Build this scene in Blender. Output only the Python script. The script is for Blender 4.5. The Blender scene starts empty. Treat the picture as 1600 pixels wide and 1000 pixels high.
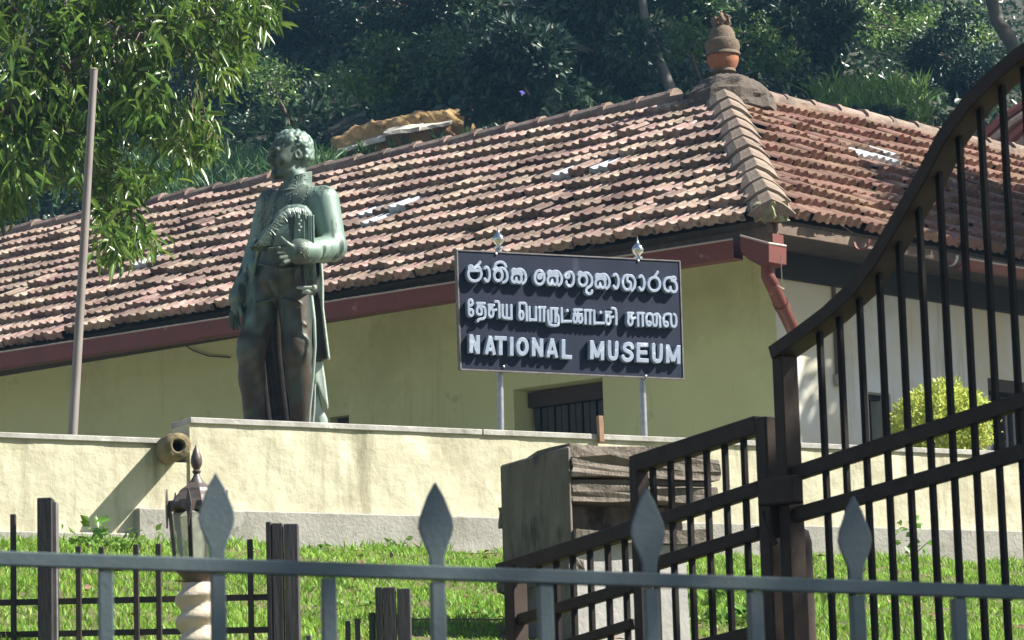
import bpy, math, random
import numpy as np
from mathutils import Vector, Matrix
from mathutils.bvhtree import BVHTree

random.seed(7)
rng = np.random.default_rng(7)
C = bpy.context.scene
COL = C.collection
R = math.radians

# ------------------------------------------------------------------ camera
FPX, PITCH, ROLL = 5000.0, R(9.1), R(1.7)
CAM = Vector((0, 0, 1.6))
_R0 = Vector((1, 0, 0)); _U0 = Vector((0, -math.sin(PITCH), math.cos(PITCH))); _F = Vector((0, math.cos(PITCH), math.sin(PITCH)))
_RC = _R0 * math.cos(ROLL) - _U0 * math.sin(ROLL)
_UC = _R0 * math.sin(ROLL) + _U0 * math.cos(ROLL)
cd = bpy.data.cameras.new('camera'); cam = bpy.data.objects.new('camera', cd); COL.objects.link(cam)
cam.matrix_world = Matrix(((_RC.x, _UC.x, -_F.x, CAM.x), (_RC.y, _UC.y, -_F.y, CAM.y), (_RC.z, _UC.z, -_F.z, CAM.z), (0, 0, 0, 1)))
cd.sensor_width = 36; cd.lens = 36 * FPX / 1600; cd.clip_start = .1; cd.clip_end = 600
cd.dof.use_dof = True; cd.dof.focus_distance = 20.5; cd.dof.aperture_fstop = 19
C.camera = cam

# ------------------------------------------------------------------ light
SUN = Vector((.712, -.06, .70)).normalized()
w = bpy.data.worlds.new('World'); C.world = w; w.use_nodes = True
nt = w.node_tree; bg = nt.nodes['Background']; sk = nt.nodes.new('ShaderNodeTexSky')
sk.sky_type = 'NISHITA'; sk.sun_disc = False
sk.sun_elevation = math.asin(SUN.z); sk.sun_rotation = math.atan2(SUN.x, SUN.y)
sk.dust_density = 1.5
nt.links.new(sk.outputs[0], bg.inputs[0]); bg.inputs[1].default_value = .05
sl = bpy.data.lights.new('sun', 'SUN'); sl.energy = 5.0; sl.angle = R(.5); sl.color = (1, .95, .86)
so = bpy.data.objects.new('sun', sl); COL.objects.link(so); so.rotation_euler = SUN.to_track_quat('Z', 'Y').to_euler()
so.location = (20, 0, 30)
C.view_settings.view_transform = 'Standard'; C.view_settings.look = 'None'; C.view_settings.gamma = 1
C.view_settings.use_curve_mapping = False
C.view_settings.exposure = 1.32

# ------------------------------------------------------------------ survey: from a sighted pixel to a point
def ray(px, py):
    d = _F + _RC * ((px - 800) / FPX) + _UC * ((500 - py) / FPX)
    return d / d.y
def P(px, py, Y): return CAM + ray(px, py) * Y
def PL(px, py, p0, d):
    """point of the vertical plane through p0 with horizontal direction d"""
    n = Vector((d[1], -d[0], 0)); r = ray(px, py)
    return CAM + r * ((Vector(p0) - CAM).dot(n) / r.dot(n))
def proj(p):
    q = Vector(p) - CAM; z = q.dot(_F)
    return 800 + FPX * q.dot(_RC) / z, 500 - FPX * q.dot(_UC) / z
def hdir(deg, s=1):       # horizontal direction, deg right of the view axis
    return Vector((math.sin(R(deg)), math.cos(R(deg)), 0)) * s
UP = Vector((0, 0, 1))

# ------------------------------------------------------------------ materials
def N(nt, t, **k):
    n = nt.nodes.new(t)
    for a, b in k.items(): setattr(n, a, b)
    return n
def col(c): return (c[0], c[1], c[2], 1)
_mats = {}
def mat(name, c1, c2=None, rough=.7, metal=0, scale=6, bump=0, bscale=40, c3=None, s3=1.5, t3=.62, detail=6, trans=0, rand=0, mode='Object', spec=.5, stretch=(1, 1, 1), attr=None, patch=None, streak=None):
    m = bpy.data.materials.new(name); m.use_nodes = True; nt = m.node_tree; L = nt.links.new
    b = nt.nodes['Principled BSDF']; b.inputs['Roughness'].default_value = rough; b.inputs['Metallic'].default_value = metal
    b.inputs['Specular IOR Level'].default_value = spec
    tc = N(nt, 'ShaderNodeTexCoord'); mp = N(nt, 'ShaderNodeMapping'); mp.inputs['Scale'].default_value = stretch
    L(tc.outputs[mode], mp.inputs[0])
    cur = None
    def noise(s, d=detail):
        n = N(nt, 'ShaderNodeTexNoise'); n.inputs['Scale'].default_value = s; n.inputs['Detail'].default_value = d
        n.inputs['Roughness'].default_value = .62
        L(mp.outputs[0], n.inputs['Vector']); return n
    def mix(f, a, c):
        x = N(nt, 'ShaderNodeMix', data_type='RGBA'); L(f, x.inputs[0])
        for i, v in ((6, a), (7, c)):
            if isinstance(v, tuple): x.inputs[i].default_value = v
            else: L(v, x.inputs[i])
        return x.outputs[2]
    def ramp(src, a, c):
        x = N(nt, 'ShaderNodeMapRange'); x.inputs[1].default_value = a; x.inputs[2].default_value = c; L(src, x.inputs[0]); return x.outputs[0]
    base = col(c1)
    if c2 is not None:
        base = mix(ramp(noise(scale).outputs[0], .35, .65), base, col(c2))
    if c3 is not None:
        base = mix(ramp(noise(s3, 8).outputs[0], t3, t3 + .09), base, col(c3))
    if patch is not None or streak is not None:
        gp_ = N(nt, 'ShaderNodeNewGeometry')
        for spec_ in (patch, streak):
            if spec_ is None: continue
            pc_, ps_, pt_, st_ = spec_     # colour, scale, threshold, stretch: weathering that lies across the whole surface
            m2 = N(nt, 'ShaderNodeMapping'); m2.inputs['Scale'].default_value = st_; L(gp_.outputs['Position'], m2.inputs[0])
            n2 = N(nt, 'ShaderNodeTexNoise'); n2.inputs['Scale'].default_value = ps_; n2.inputs['Detail'].default_value = 7; n2.inputs['Roughness'].default_value = .68; L(m2.outputs[0], n2.inputs['Vector'])
            base = mix(ramp(n2.outputs[0], pt_, pt_ + .16), base, col(pc_))
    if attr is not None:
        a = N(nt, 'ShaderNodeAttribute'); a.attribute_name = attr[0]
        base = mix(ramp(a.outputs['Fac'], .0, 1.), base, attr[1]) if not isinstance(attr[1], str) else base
    if attr is not None:
        g3 = N(nt, 'ShaderNodeNewGeometry'); m3 = N(nt, 'ShaderNodeMapping'); m3.inputs['Scale'].default_value = (9, 9, .9); L(g3.outputs['Position'], m3.inputs[0])
        n3 = N(nt, 'ShaderNodeTexNoise'); n3.inputs['Scale'].default_value = 2.2; n3.inputs['Detail'].default_value = 6; L(m3.outputs[0], n3.inputs['Vector'])
        base = mix(ramp(n3.outputs[0], .54, .64), base, (.045, .062, .052, 1))
    if rand:
        oi = N(nt, 'ShaderNodeObjectInfo'); at = N(nt, 'ShaderNodeAttribute'); at.attribute_name = 'tint'
        ad = N(nt, 'ShaderNodeMath', operation='ADD'); fr = N(nt, 'ShaderNodeMath', operation='FRACT')
        L(oi.outputs['Random'], ad.inputs[0]); L(at.outputs['Fac'], ad.inputs[1]); L(ad.outputs[0], fr.inputs[0])
        hs = N(nt, 'ShaderNodeHueSaturation')
        vr = N(nt, 'ShaderNodeMapRange'); vr.inputs[3].default_value = 1 - rand; vr.inputs[4].default_value = 1 + rand
        L(fr.outputs[0], vr.inputs[0]); L(vr.outputs[0], hs.inputs['Value'])
        f2 = N(nt, 'ShaderNodeMath', operation='MULTIPLY'); f2.inputs[1].default_value = 7.31
        f3 = N(nt, 'ShaderNodeMath', operation='FRACT'); L(fr.outputs[0], f2.inputs[0]); L(f2.outputs[0], f3.inputs[0])
        hr = N(nt, 'ShaderNodeMapRange'); hr.inputs[3].default_value = .5 - rand * .06; hr.inputs[4].default_value = .5 + rand * .06
        L(f3.outputs[0], hr.inputs[0]); L(hr.outputs[0], hs.inputs['Hue'])
        if isinstance(base, tuple): hs.inputs['Color'].default_value = base
        else: L(base, hs.inputs['Color'])
        base = hs.outputs[0]
    if isinstance(base, tuple): b.inputs['Base Color'].default_value = base
    else: L(base, b.inputs['Base Color'])
    if bump:
        bn = N(nt, 'ShaderNodeBump'); bn.inputs['Strength'].default_value = 1; bn.inputs['Distance'].default_value = bump
        L(noise(bscale, 8).outputs[0], bn.inputs['Height']); L(bn.outputs[0], b.inputs['Normal'])
    if trans:
        out = nt.nodes['Material Output']; tr = N(nt, 'ShaderNodeBsdfTranslucent'); ms = N(nt, 'ShaderNodeMixShader')
        ms.inputs[0].default_value = trans
        if isinstance(base, tuple): tr.inputs[0].default_value = col([min(1, v * 1.6) for v in base[:3]])
        else:
            g = N(nt, 'ShaderNodeGamma'); g.inputs[1].default_value = .8; L(base, g.inputs[0]); L(g.outputs[0], tr.inputs[0])
        L(b.outputs[0], ms.inputs[1]); L(tr.outputs[0], ms.inputs[2]); L(ms.outputs[0], out.inputs[0])
    _mats[name] = m
    return m

M = {}
M['grass'] = mat('lawn_grass', (.15, .31, .025), (.24, .42, .045), .6, scale=3, trans=.35, rand=.3, c3=(.34, .30, .12), s3=3.2, t3=.64)
M['soil'] = mat('lawn_soil', (.09, .09, .03), (.14, .11, .06), .95, scale=5, bump=.02, bscale=20)
M['yard'] = mat('pale_sandy_yard', (.34, .31, .24), (.28, .255, .20), .95, scale=3, bump=.01)
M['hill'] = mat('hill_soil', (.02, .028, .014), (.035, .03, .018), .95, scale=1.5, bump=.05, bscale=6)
M['mound'] = mat('dark_old_cement', (.11, .088, .07), (.075, .06, .05), .95, scale=9, bump=.012, bscale=30)
M['road'] = mat('asphalt', (.05, .05, .05), (.065, .062, .06), .9, scale=20, bump=.004, bscale=120)
M['plaster'] = mat('weathered_cream_plaster', (.54, .515, .38), (.47, .44, .315), .9, patch=((.38, .35, .24), 1.6, .52, (1, 1, 1)), streak=((.27, .255, .175), 2.2, .54, (2.2, 2.2, .28)), scale=2.2, bump=.008, bscale=14, c3=(.60, .575, .44), s3=4, t3=.56, spec=.2)
M['cement'] = mat('grey_cement', (.36, .345, .31), (.27, .26, .235), .92, streak=((.17, .165, .13), 2.0, .54, (1.5, 1.5, .6)), scale=5, bump=.006, bscale=50, c3=(.16, .15, .12), s3=7, t3=.62, spec=.2)
M['coping'] = mat('coping_cement', (.44, .43, .40), (.30, .29, .26), .9, patch=((.16, .15, .12), 3., .56, (1, 1, 1)), scale=7, bump=.004, bscale=50, c3=(.55, .54, .5), s3=9, t3=.6, spec=.2)
M['olive'] = mat('olive_yellow_wall_paint', (.55, .60, .33), (.50, .54, .29), .85, patch=((.42, .45, .24), .8, .52, (1, 1, 1)), streak=((.38, .38, .19), 1.6, .58, (2.5, 2.5, .2)), scale=1.2, bump=.0015, bscale=30, c3=(.34, .35, .15), s3=2.2, t3=.6, spec=.2)
M['whitewall'] = mat('white_wall_paint', (.56, .54, .43), (.50, .48, .37), .85, patch=((.56, .60, .62), .55, .46, (1, 1, 1)), streak=((.36, .35, .27), 1.3, .56, (2.5, 2.5, .3)), scale=.9, bump=.0015, bscale=30, c3=(.36, .35, .25), s3=1.3, t3=.56, spec=.2)
M['tile'] = mat('weathered_clay_tile', (.20, .122, .094), (.335, .27, .23), .85, patch=((.15, .105, .085), .9, .50, (1, 1, 1)), scale=11, bump=.004, bscale=90, c3=(.13, .10, .09), s3=9, t3=.58, rand=.38, mode='Object', spec=.25)
M['tile_red'] = mat('red_clay_tile', (.185, .098, .07), (.235, .155, .115), .85, patch=((.13, .075, .055), .9, .54, (1, 1, 1)), scale=9, bump=.004, bscale=90, c3=(.12, .08, .06), s3=9, t3=.60, rand=.30, spec=.25)
M['palettile'] = mat('pale_replacement_tile', (.55, .58, .60), (.38, .42, .45), .45, scale=14)
M['ridge'] = mat('lichened_ridge_tile', (.22, .15, .12), (.29, .24, .20), .92, patch=((.12, .095, .08), 2., .5, (1, 1, 1)), scale=9, bump=.008, bscale=50, c3=(.13, .11, .09), s3=8, t3=.58, rand=.2, spec=.2)
M['hip'] = mat('grey_hip_cement', (.27, .22, .175), (.175, .13, .105), .92, patch=((.14, .12, .10), 2.4, .52, (1, 1, 1)), scale=7, bump=.008, bscale=50, c3=(.17, .15, .12), s3=10, t3=.57, rand=.16, spec=.2)
M['moss'] = mat('mossy_mortar', (.30, .30, .17), (.17, .16, .10), .95, scale=14, bump=.012, bscale=40)
M['darkwood'] = mat('dark_roof_timber', (.035, .027, .022), (.055, .042, .033), .85, scale=12, stretch=(1, 1, 1))
M['fascia'] = mat('worn_fascia_board', (.16, .115, .085), (.10, .07, .055), .85, scale=10)
M['redpaint'] = mat('oxide_red_paint', (.15, .034, .024), (.12, .03, .022), .55, scale=5, c3=(.30, .15, .125), s3=8, t3=.64)
M['edge'] = mat('bare_zinc_edge', (.36, .30, .26), None, .5, .3)
M['terracotta'] = mat('terracotta_pot', (.36, .135, .06), (.27, .105, .05), .8, scale=12, c3=(.2, .15, .1), s3=9, t3=.62, bump=.004)
M['oldclay'] = mat('mossy_old_clay', (.12, .085, .055), (.17, .13, .095), .9, scale=12, bump=.008, bscale=40, c3=(.10, .085, .05), s3=12, t3=.55)
M['bronze'] = None
M['gate'] = mat('dark_bronze_gate_paint', (.036, .024, .018), (.052, .036, .027), .6, scale=14, bump=.001, bscale=90, spec=.25, c3=(.10, .075, .055), s3=30, t3=.66)
M['gate_bounce'] = mat('bounce_lit_brown_gate_metal', (.085, .065, .05), (.055, .042, .033), .6, scale=9, bump=.001, c3=(.12, .09, .065), s3=12, t3=.6)  # lighter brown paints in bounce light on the curved rail's underside
M['gate_dark'] = mat('black_gate_bar_paint', (.010, .008, .007), (.016, .012, .010), .65, scale=14, bump=.001, bscale=90, spec=.2, c3=(.05, .035, .025), s3=30, t3=.68)
M['fence'] = mat('grey_blue_fence_paint', (.075, .108, .116), (.095, .125, .132), .5, scale=14, bump=.001, bscale=120, c3=(.13, .075, .045), s3=32, t3=.70)
M['black'] = mat('black_tarred_timber', (.016, .015, .017), (.03, .028, .03), .7, scale=16, bump=.003, bscale=60, stretch=(1, 1, .25))
M['greywood'] = mat('weathered_dark_timber', (.07, .065, .07), (.035, .032, .035), .8, scale=30, bump=.003, bscale=60, stretch=(1, 1, .12), c3=(.25, .25, .27), s3=30, t3=.68)
M['iron'] = mat('black_iron', (.02, .017, .016), (.04, .03, .025), .6, scale=20)
M['sideiron'] = mat('grey_worn_iron', (.17, .16, .16), (.10, .09, .09), .6, scale=20)
M['lampiron'] = mat('brown_lamp_metal', (.14, .115, .105), (.09, .07, .06), .45, .3, scale=20, bump=.001)
M['glass'] = None
M['cream'] = mat('cream_cast_column', (.62, .54, .42), (.55, .46, .35), .75, scale=12, bump=.003, bscale=60)
M['stone'] = mat('dark_weathered_concrete', (.14, .115, .09), (.21, .185, .155), .92, scale=9, bump=.012, bscale=30, c3=(.055, .045, .038), s3=5, t3=.52, stretch=(1, 1, .45))
M['stone2'] = mat('weathered_pillar_stone', (.20, .17, .135), (.14, .12, .098), .92, scale=9, bump=.015, bscale=30, c3=(.09, .08, .065), s3=7, t3=.56)
M['pale_cement'] = mat('pale_pillar_cement', (.42, .41, .39), (.34, .33, .31), .9, scale=6, bump=.004)
M['pipe'] = mat('rough_clay_pipe', (.24, .19, .10), (.13, .11, .06), .95, scale=20, bump=.01, bscale=50)
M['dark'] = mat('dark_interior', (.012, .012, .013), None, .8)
M['slat'] = mat('dark_shutter_slat', (.03, .035, .04), (.02, .022, .025), .6, scale=12)
M['reddark'] = mat('brown_door_frame', (.032, .020, .016), (.025, .016, .014), .7, scale=12)
M['galv'] = mat('galvanised_post', (.42, .43, .45), (.30, .31, .33), .4, .75, scale=20)
M['pole'] = mat('grey_brown_pole', (.26, .235, .22), (.19, .165, .15), .65, .1, scale=15, stretch=(1, 1, .2))
M['chrome'] = mat('polished_steel', (.75, .74, .70), None, .13, 1)
M['board'] = mat('navy_sign_board', (.010, .015, .034), (.015, .021, .042), .55, scale=4, c3=(.045, .055, .085), s3=16, t3=.62, stretch=(1, 1, .1), spec=.22)
M['letter'] = mat('brushed_letter_metal', (.34, .39, .48), (.26, .31, .41), .42, .25, scale=25, c3=(.55, .62, .70), s3=18, t3=.58)
M['stake'] = mat('orange_wood_stake', (.30, .18, .11), (.22, .13, .08), .8, scale=20)
M['bark'] = mat('brown_bark', (.13, .095, .065), (.20, .15, .11), .9, scale=14, bump=.01, bscale=30)
M['palebark'] = mat('pale_smooth_bark', (.22, .20, .175), (.13, .125, .105), .85, scale=5, bump=.01, bscale=20, c3=(.12, .13, .09), s3=4, t3=.56)
M['mango'] = mat('long_glossy_leaf', (.040, .090, .011), (.092, .165, .018), .28, scale=2.5, trans=.30, rand=.35, spec=.55)
M['mango_y'] = mat('yellow_green_leaf', (.15, .25, .028), (.085, .16, .02), .33, scale=2.5, trans=.35, rand=.3, spec=.5)
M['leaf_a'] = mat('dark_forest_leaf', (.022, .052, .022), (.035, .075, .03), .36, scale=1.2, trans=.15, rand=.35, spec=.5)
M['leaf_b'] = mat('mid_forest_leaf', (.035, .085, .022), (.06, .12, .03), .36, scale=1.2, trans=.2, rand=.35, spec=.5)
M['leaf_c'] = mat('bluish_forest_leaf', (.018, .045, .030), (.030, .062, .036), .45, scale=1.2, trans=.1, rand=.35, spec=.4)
M['leaf_d'] = mat('sunlit_forest_leaf', (.10, .20, .035), (.15, .25, .05), .36, scale=1.2, trans=.3, rand=.35, spec=.5)  # brighter leaf colour paints sunlit patches into the forest
M['leaf_y'] = mat('bright_bush_leaf', (.58, .62, .13), (.42, .52, .09), .5, scale=8, trans=.35, rand=.25)
M['tallgrass'] = mat('tall_bank_grass', (.045, .12, .035), (.07, .16, .04), .5, scale=1.5, trans=.25, rand=.3)
M['brightgrass'] = mat('bright_reed_leaf', (.12, .25, .03), (.18, .30, .04), .45, scale=1.5, trans=.3, rand=.3)
M['weed'] = mat('weed_leaf', (.10, .22, .03), (.16, .30, .04), .4, scale=6, trans=.25, rand=.25)
M['earth'] = mat('orange_earth_bank', (.36, .215, .085), (.46, .31, .14), .95, scale=3, bump=.06, bscale=7, c3=(.20, .11, .05), s3=5, t3=.56)
M['slab'] = mat('pale_stone_slab', (.60, .57, .50), (.48, .44, .36), .85, scale=4, bump=.01)
M['flower'] = mat('violet_flower', (.30, .25, .75), None, .5, trans=.3)
M['gold'] = mat('bronze_bead', (.19, .27, .22), (.12, .17, .14), .45, .3, scale=30)

def bronze():
    m = mat('patinated_bronze', (.045, .034, .025), (.062, .048, .034), .52, .25, scale=7, bump=.0012, bscale=45, attr=('pat_light', col((.18, .255, .215))), c3=(.03, .045, .042), s3=4, t3=.58, spec=.4)
    return m
M['bronze'] = bronze()
M['bronze_pale'] = mat('pale_green_bronze', (.30, .40, .34), (.38, .43, .37), .45, .3, scale=14, bump=.002, bscale=60, c3=(.07, .07, .05), s3=6, t3=.6)
M['bronze_dark'] = mat('dark_bronze', (.035, .03, .028), (.06, .05, .045), .42, .5, scale=10, bump=.002, bscale=60, c3=(.10, .12, .12), s3=9, t3=.62)
def glass():
    m = bpy.data.materials.new('lantern_glass'); m.use_nodes = True; nt = m.node_tree
    b = nt.nodes['Principled BSDF']; b.inputs['Roughness'].default_value = .08; b.inputs['Base Color'].default_value = (.8, .84, .8, 1)
    tr = N(nt, 'ShaderNodeBsdfTransparent'); tr.inputs[0].default_value = (.90, .91, .84, 1); ms = N(nt, 'ShaderNodeMixShader'); ms.inputs[0].default_value = .2
    nt.links.new(tr.outputs[0], ms.inputs[1]); nt.links.new(b.outputs[0], ms.inputs[2]); nt.links.new(ms.outputs[0], nt.nodes['Material Output'].inputs[0])
    return m
M['glass'] = glass()

# ------------------------------------------------------------------ object helpers
def tag(o, label=None, cat=None, group=None, kind=None):
    if label: o['label'] = label
    if cat: o['category'] = cat
    if group: o['group'] = group
    if kind: o['kind'] = kind
    return o
def root(name, loc, label, cat, group=None):
    o = bpy.data.objects.new(name, None); COL.objects.link(o); o.location = loc; o.empty_display_size = .1
    return tag(o, label, cat, group)
def rloc(o):
    v = Vector((0, 0, 0))
    while o is not None: v = v + Vector(o.location); o = o.parent
    return v
def link(name, me, parent=None):
    o = bpy.data.objects.new(name, me); COL.objects.link(o)
    if parent is not None: o.parent = parent
    return o
def npmesh(name, V, F, m, parent=None, smooth=False, attrs=None, tri=None):
    """V (n,3) array, F (k,3|4) array -> object; vertices given in world space"""
    V = np.asarray(V, np.float32); off = rloc(parent) if parent is not None else Vector((0, 0, 0))
    V = V - np.array(off, np.float32)
    F = np.asarray(F, np.int32); k = F.shape[1]
    me = bpy.data.meshes.new(name); me.vertices.add(len(V)); me.vertices.foreach_set('co', V.ravel())
    me.loops.add(F.size); me.loops.foreach_set('vertex_index', F.ravel())
    me.polygons.add(len(F)); me.polygons.foreach_set('loop_start', np.arange(0, F.size, k, dtype=np.int32))
    me.polygons.foreach_set('loop_total', np.full(len(F), k, np.int32))
    if smooth: me.polygons.foreach_set('use_smooth', np.ones(len(F), bool))
    me.update(calc_edges=True)
    for an, av in (attrs or {}).items():
        a = me.attributes.new(an, 'FLOAT', 'POINT'); a.data.foreach_set('value', np.asarray(av, np.float32))
    me.materials.append(m)
    return link(name, me, parent)

class MB:
    def __init__(s): s.v = []; s.f = []
    def add(s, vs, fs):
        o = len(s.v); s.v += [tuple(v) for v in vs]; s.f += [tuple(i + o for i in f) for f in fs]; return s
    def hexa(s, p):       # 8 corners: bottom 4 ccw, top 4
        return s.add(p, [(3, 2, 1, 0), (4, 5, 6, 7), (0, 1, 5, 4), (1, 2, 6, 5), (2, 3, 7, 6), (3, 0, 4, 7)])
    def obox(s, c, ax, ay, az):   # centre + three half-axis vectors
        c, ax, ay, az = map(Vector, (c, ax, ay, az))
        return s.hexa([c - ax - ay - az, c + ax - ay - az, c + ax + ay - az, c - ax + ay - az, c - ax - ay + az, c + ax - ay + az, c + ax + ay + az, c - ax + ay + az])
    def beam(s, a, b, w, h, side, ext=0):   # bar a-b, w along 'side', h across both
        a, b = Vector(a), Vector(b); t = (b - a).normalized(); a = a - t * ext; b = b + t * ext
        sd = Vector(side).normalized(); sd = (sd - t * sd.dot(t)).normalized(); n = t.cross(sd)
        return s.obox((a + b) / 2, (b - a) / 2, sd * w / 2, n * h / 2)
    def sweep(s, pts, w, h, side):          # rectangular bar along a polyline
        pts = [Vector(p) for p in pts]; vs = []; fs = []
        sd = Vector(side).normalized()
        for i, p in enumerate(pts):
            t = (pts[min(i + 1, len(pts) - 1)] - pts[max(i - 1, 0)]).normalized(); n = t.cross(sd).normalized()
            vs += [p - n * w / 2 - sd * h / 2, p + n * w / 2 - sd * h / 2, p + n * w / 2 + sd * h / 2, p - n * w / 2 + sd * h / 2]
        for i in range(len(pts) - 1):
            for k in range(4):
                a = i * 4 + k; b = i * 4 + (k + 1) % 4; fs.append((a, b, b + 4, a + 4))
        fs += [(3, 2, 1, 0), tuple(len(pts) * 4 - 4 + k for k in range(4))]
        return s.add(vs, fs)
    def tube(s, pts, rad, n=8, caps=True):
        pts = [Vector(p) for p in pts]
        if not hasattr(rad, '__len__'): rad = [rad] * len(pts)
        vs = []; fs = []; ref = Vector((.31, .17, .93))
        for i, p in enumerate(pts):
            t = (pts[min(i + 1, len(pts) - 1)] - pts[max(i - 1, 0)]).normalized()
            a = t.cross(ref)
            if a.length < .1: a = t.cross(Vector((1, 0, 0)))
            a.normalize(); b = t.cross(a)
            for k in range(n):
                th = 2 * math.pi * k / n; vs.append(p + (a * math.cos(th) + b * math.sin(th)) * rad[i])
        for i in range(len(pts) - 1):
            for k in range(n):
                q = i * n + k; r = i * n + (k + 1) % n; fs.append((q, r, r + n, q + n))
        if caps: fs += [tuple(range(n - 1, -1, -1)), tuple((len(pts) - 1) * n + k for k in range(n))]
        return s.add(vs, fs)
    def lathe(s, prof, c, n=16, up=UP, wob=0):
        c = Vector(c); up = Vector(up).normalized(); a = up.orthogonal().normalized(); b = up.cross(a)
        vs = []; fs = []
        for (r, z) in prof:
            for k in range(n):
                th = 2 * math.pi * k / n; rr = r * (1 + wob * math.sin(3 * th + z * 40)); vs.append(c + up * z + (a * math.cos(th) + b * math.sin(th)) * rr)
        for i in range(len(prof) - 1):
            for k in range(n):
                q = i * n + k; r = i * n + (k + 1) % n; fs.append((q, r, r + n, q + n))
        fs += [tuple(range(n - 1, -1, -1)), tuple((len(prof) - 1) * n + k for k in range(n))]
        return s.add(vs, fs)
    def prism(s, poly, ext):                 # polygon of 3d points extruded by vector ext
        n = len(poly); ext = Vector(ext); p = [Vector(q) for q in poly]
        return s.add(p + [q + ext for q in p], [tuple(range(n - 1, -1, -1)), tuple(range(n, 2 * n))] + [(i, (i + 1) % n, (i + 1) % n + n, i + n) for i in range(n)])
    def build(s, name, m, parent=None, smooth=False, bevel=0, rough=0, seed=0):
        off = rloc(parent) if parent is not None else Vector((0, 0, 0))
        me = bpy.data.meshes.new(name); me.from_pydata([tuple(Vector(v) - off) for v in s.v], [], s.f); me.update()
        import bmesh
        bm = bmesh.new(); bm.from_mesh(me); bmesh.ops.recalc_face_normals(bm, faces=bm.faces)
        if bevel:
            bmesh.ops.bevel(bm, geom=[e for e in bm.edges if len(e.link_faces) == 2 and e.calc_face_angle(0) > .5], offset=bevel, segments=1, affect='EDGES', profile=.5)
        if rough:
            bmesh.ops.subdivide_edges(bm, edges=[e for e in bm.edges if e.calc_length() > .06], cuts=3, use_grid_fill=True)
            rr = random.Random(seed)
            for v in bm.verts:
                v.co += Vector((rr.gauss(0, rough), rr.gauss(0, rough), rr.gauss(0, rough)))
        bm.to_mesh(me); bm.free()
        if smooth:
            me.polygons.foreach_set('use_smooth', [True] * len(me.polygons))
            try: me.set_sharp_from_angle(angle=R(40))
            except Exception: pass
        me.materials.append(m)
        return link(name, me, parent)

def vnoise(x, y, s=1., seed=0):
    x = np.asarray(x) * s; y = np.asarray(y) * s
    return (np.sin(x * 1.7 + seed) * np.cos(y * 1.3 - seed * .7) + .5 * np.sin(x * 3.9 + y * 2.7 + seed * 2) + .3 * np.sin(y * 7.3 - x * 5.1 + seed))

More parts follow.
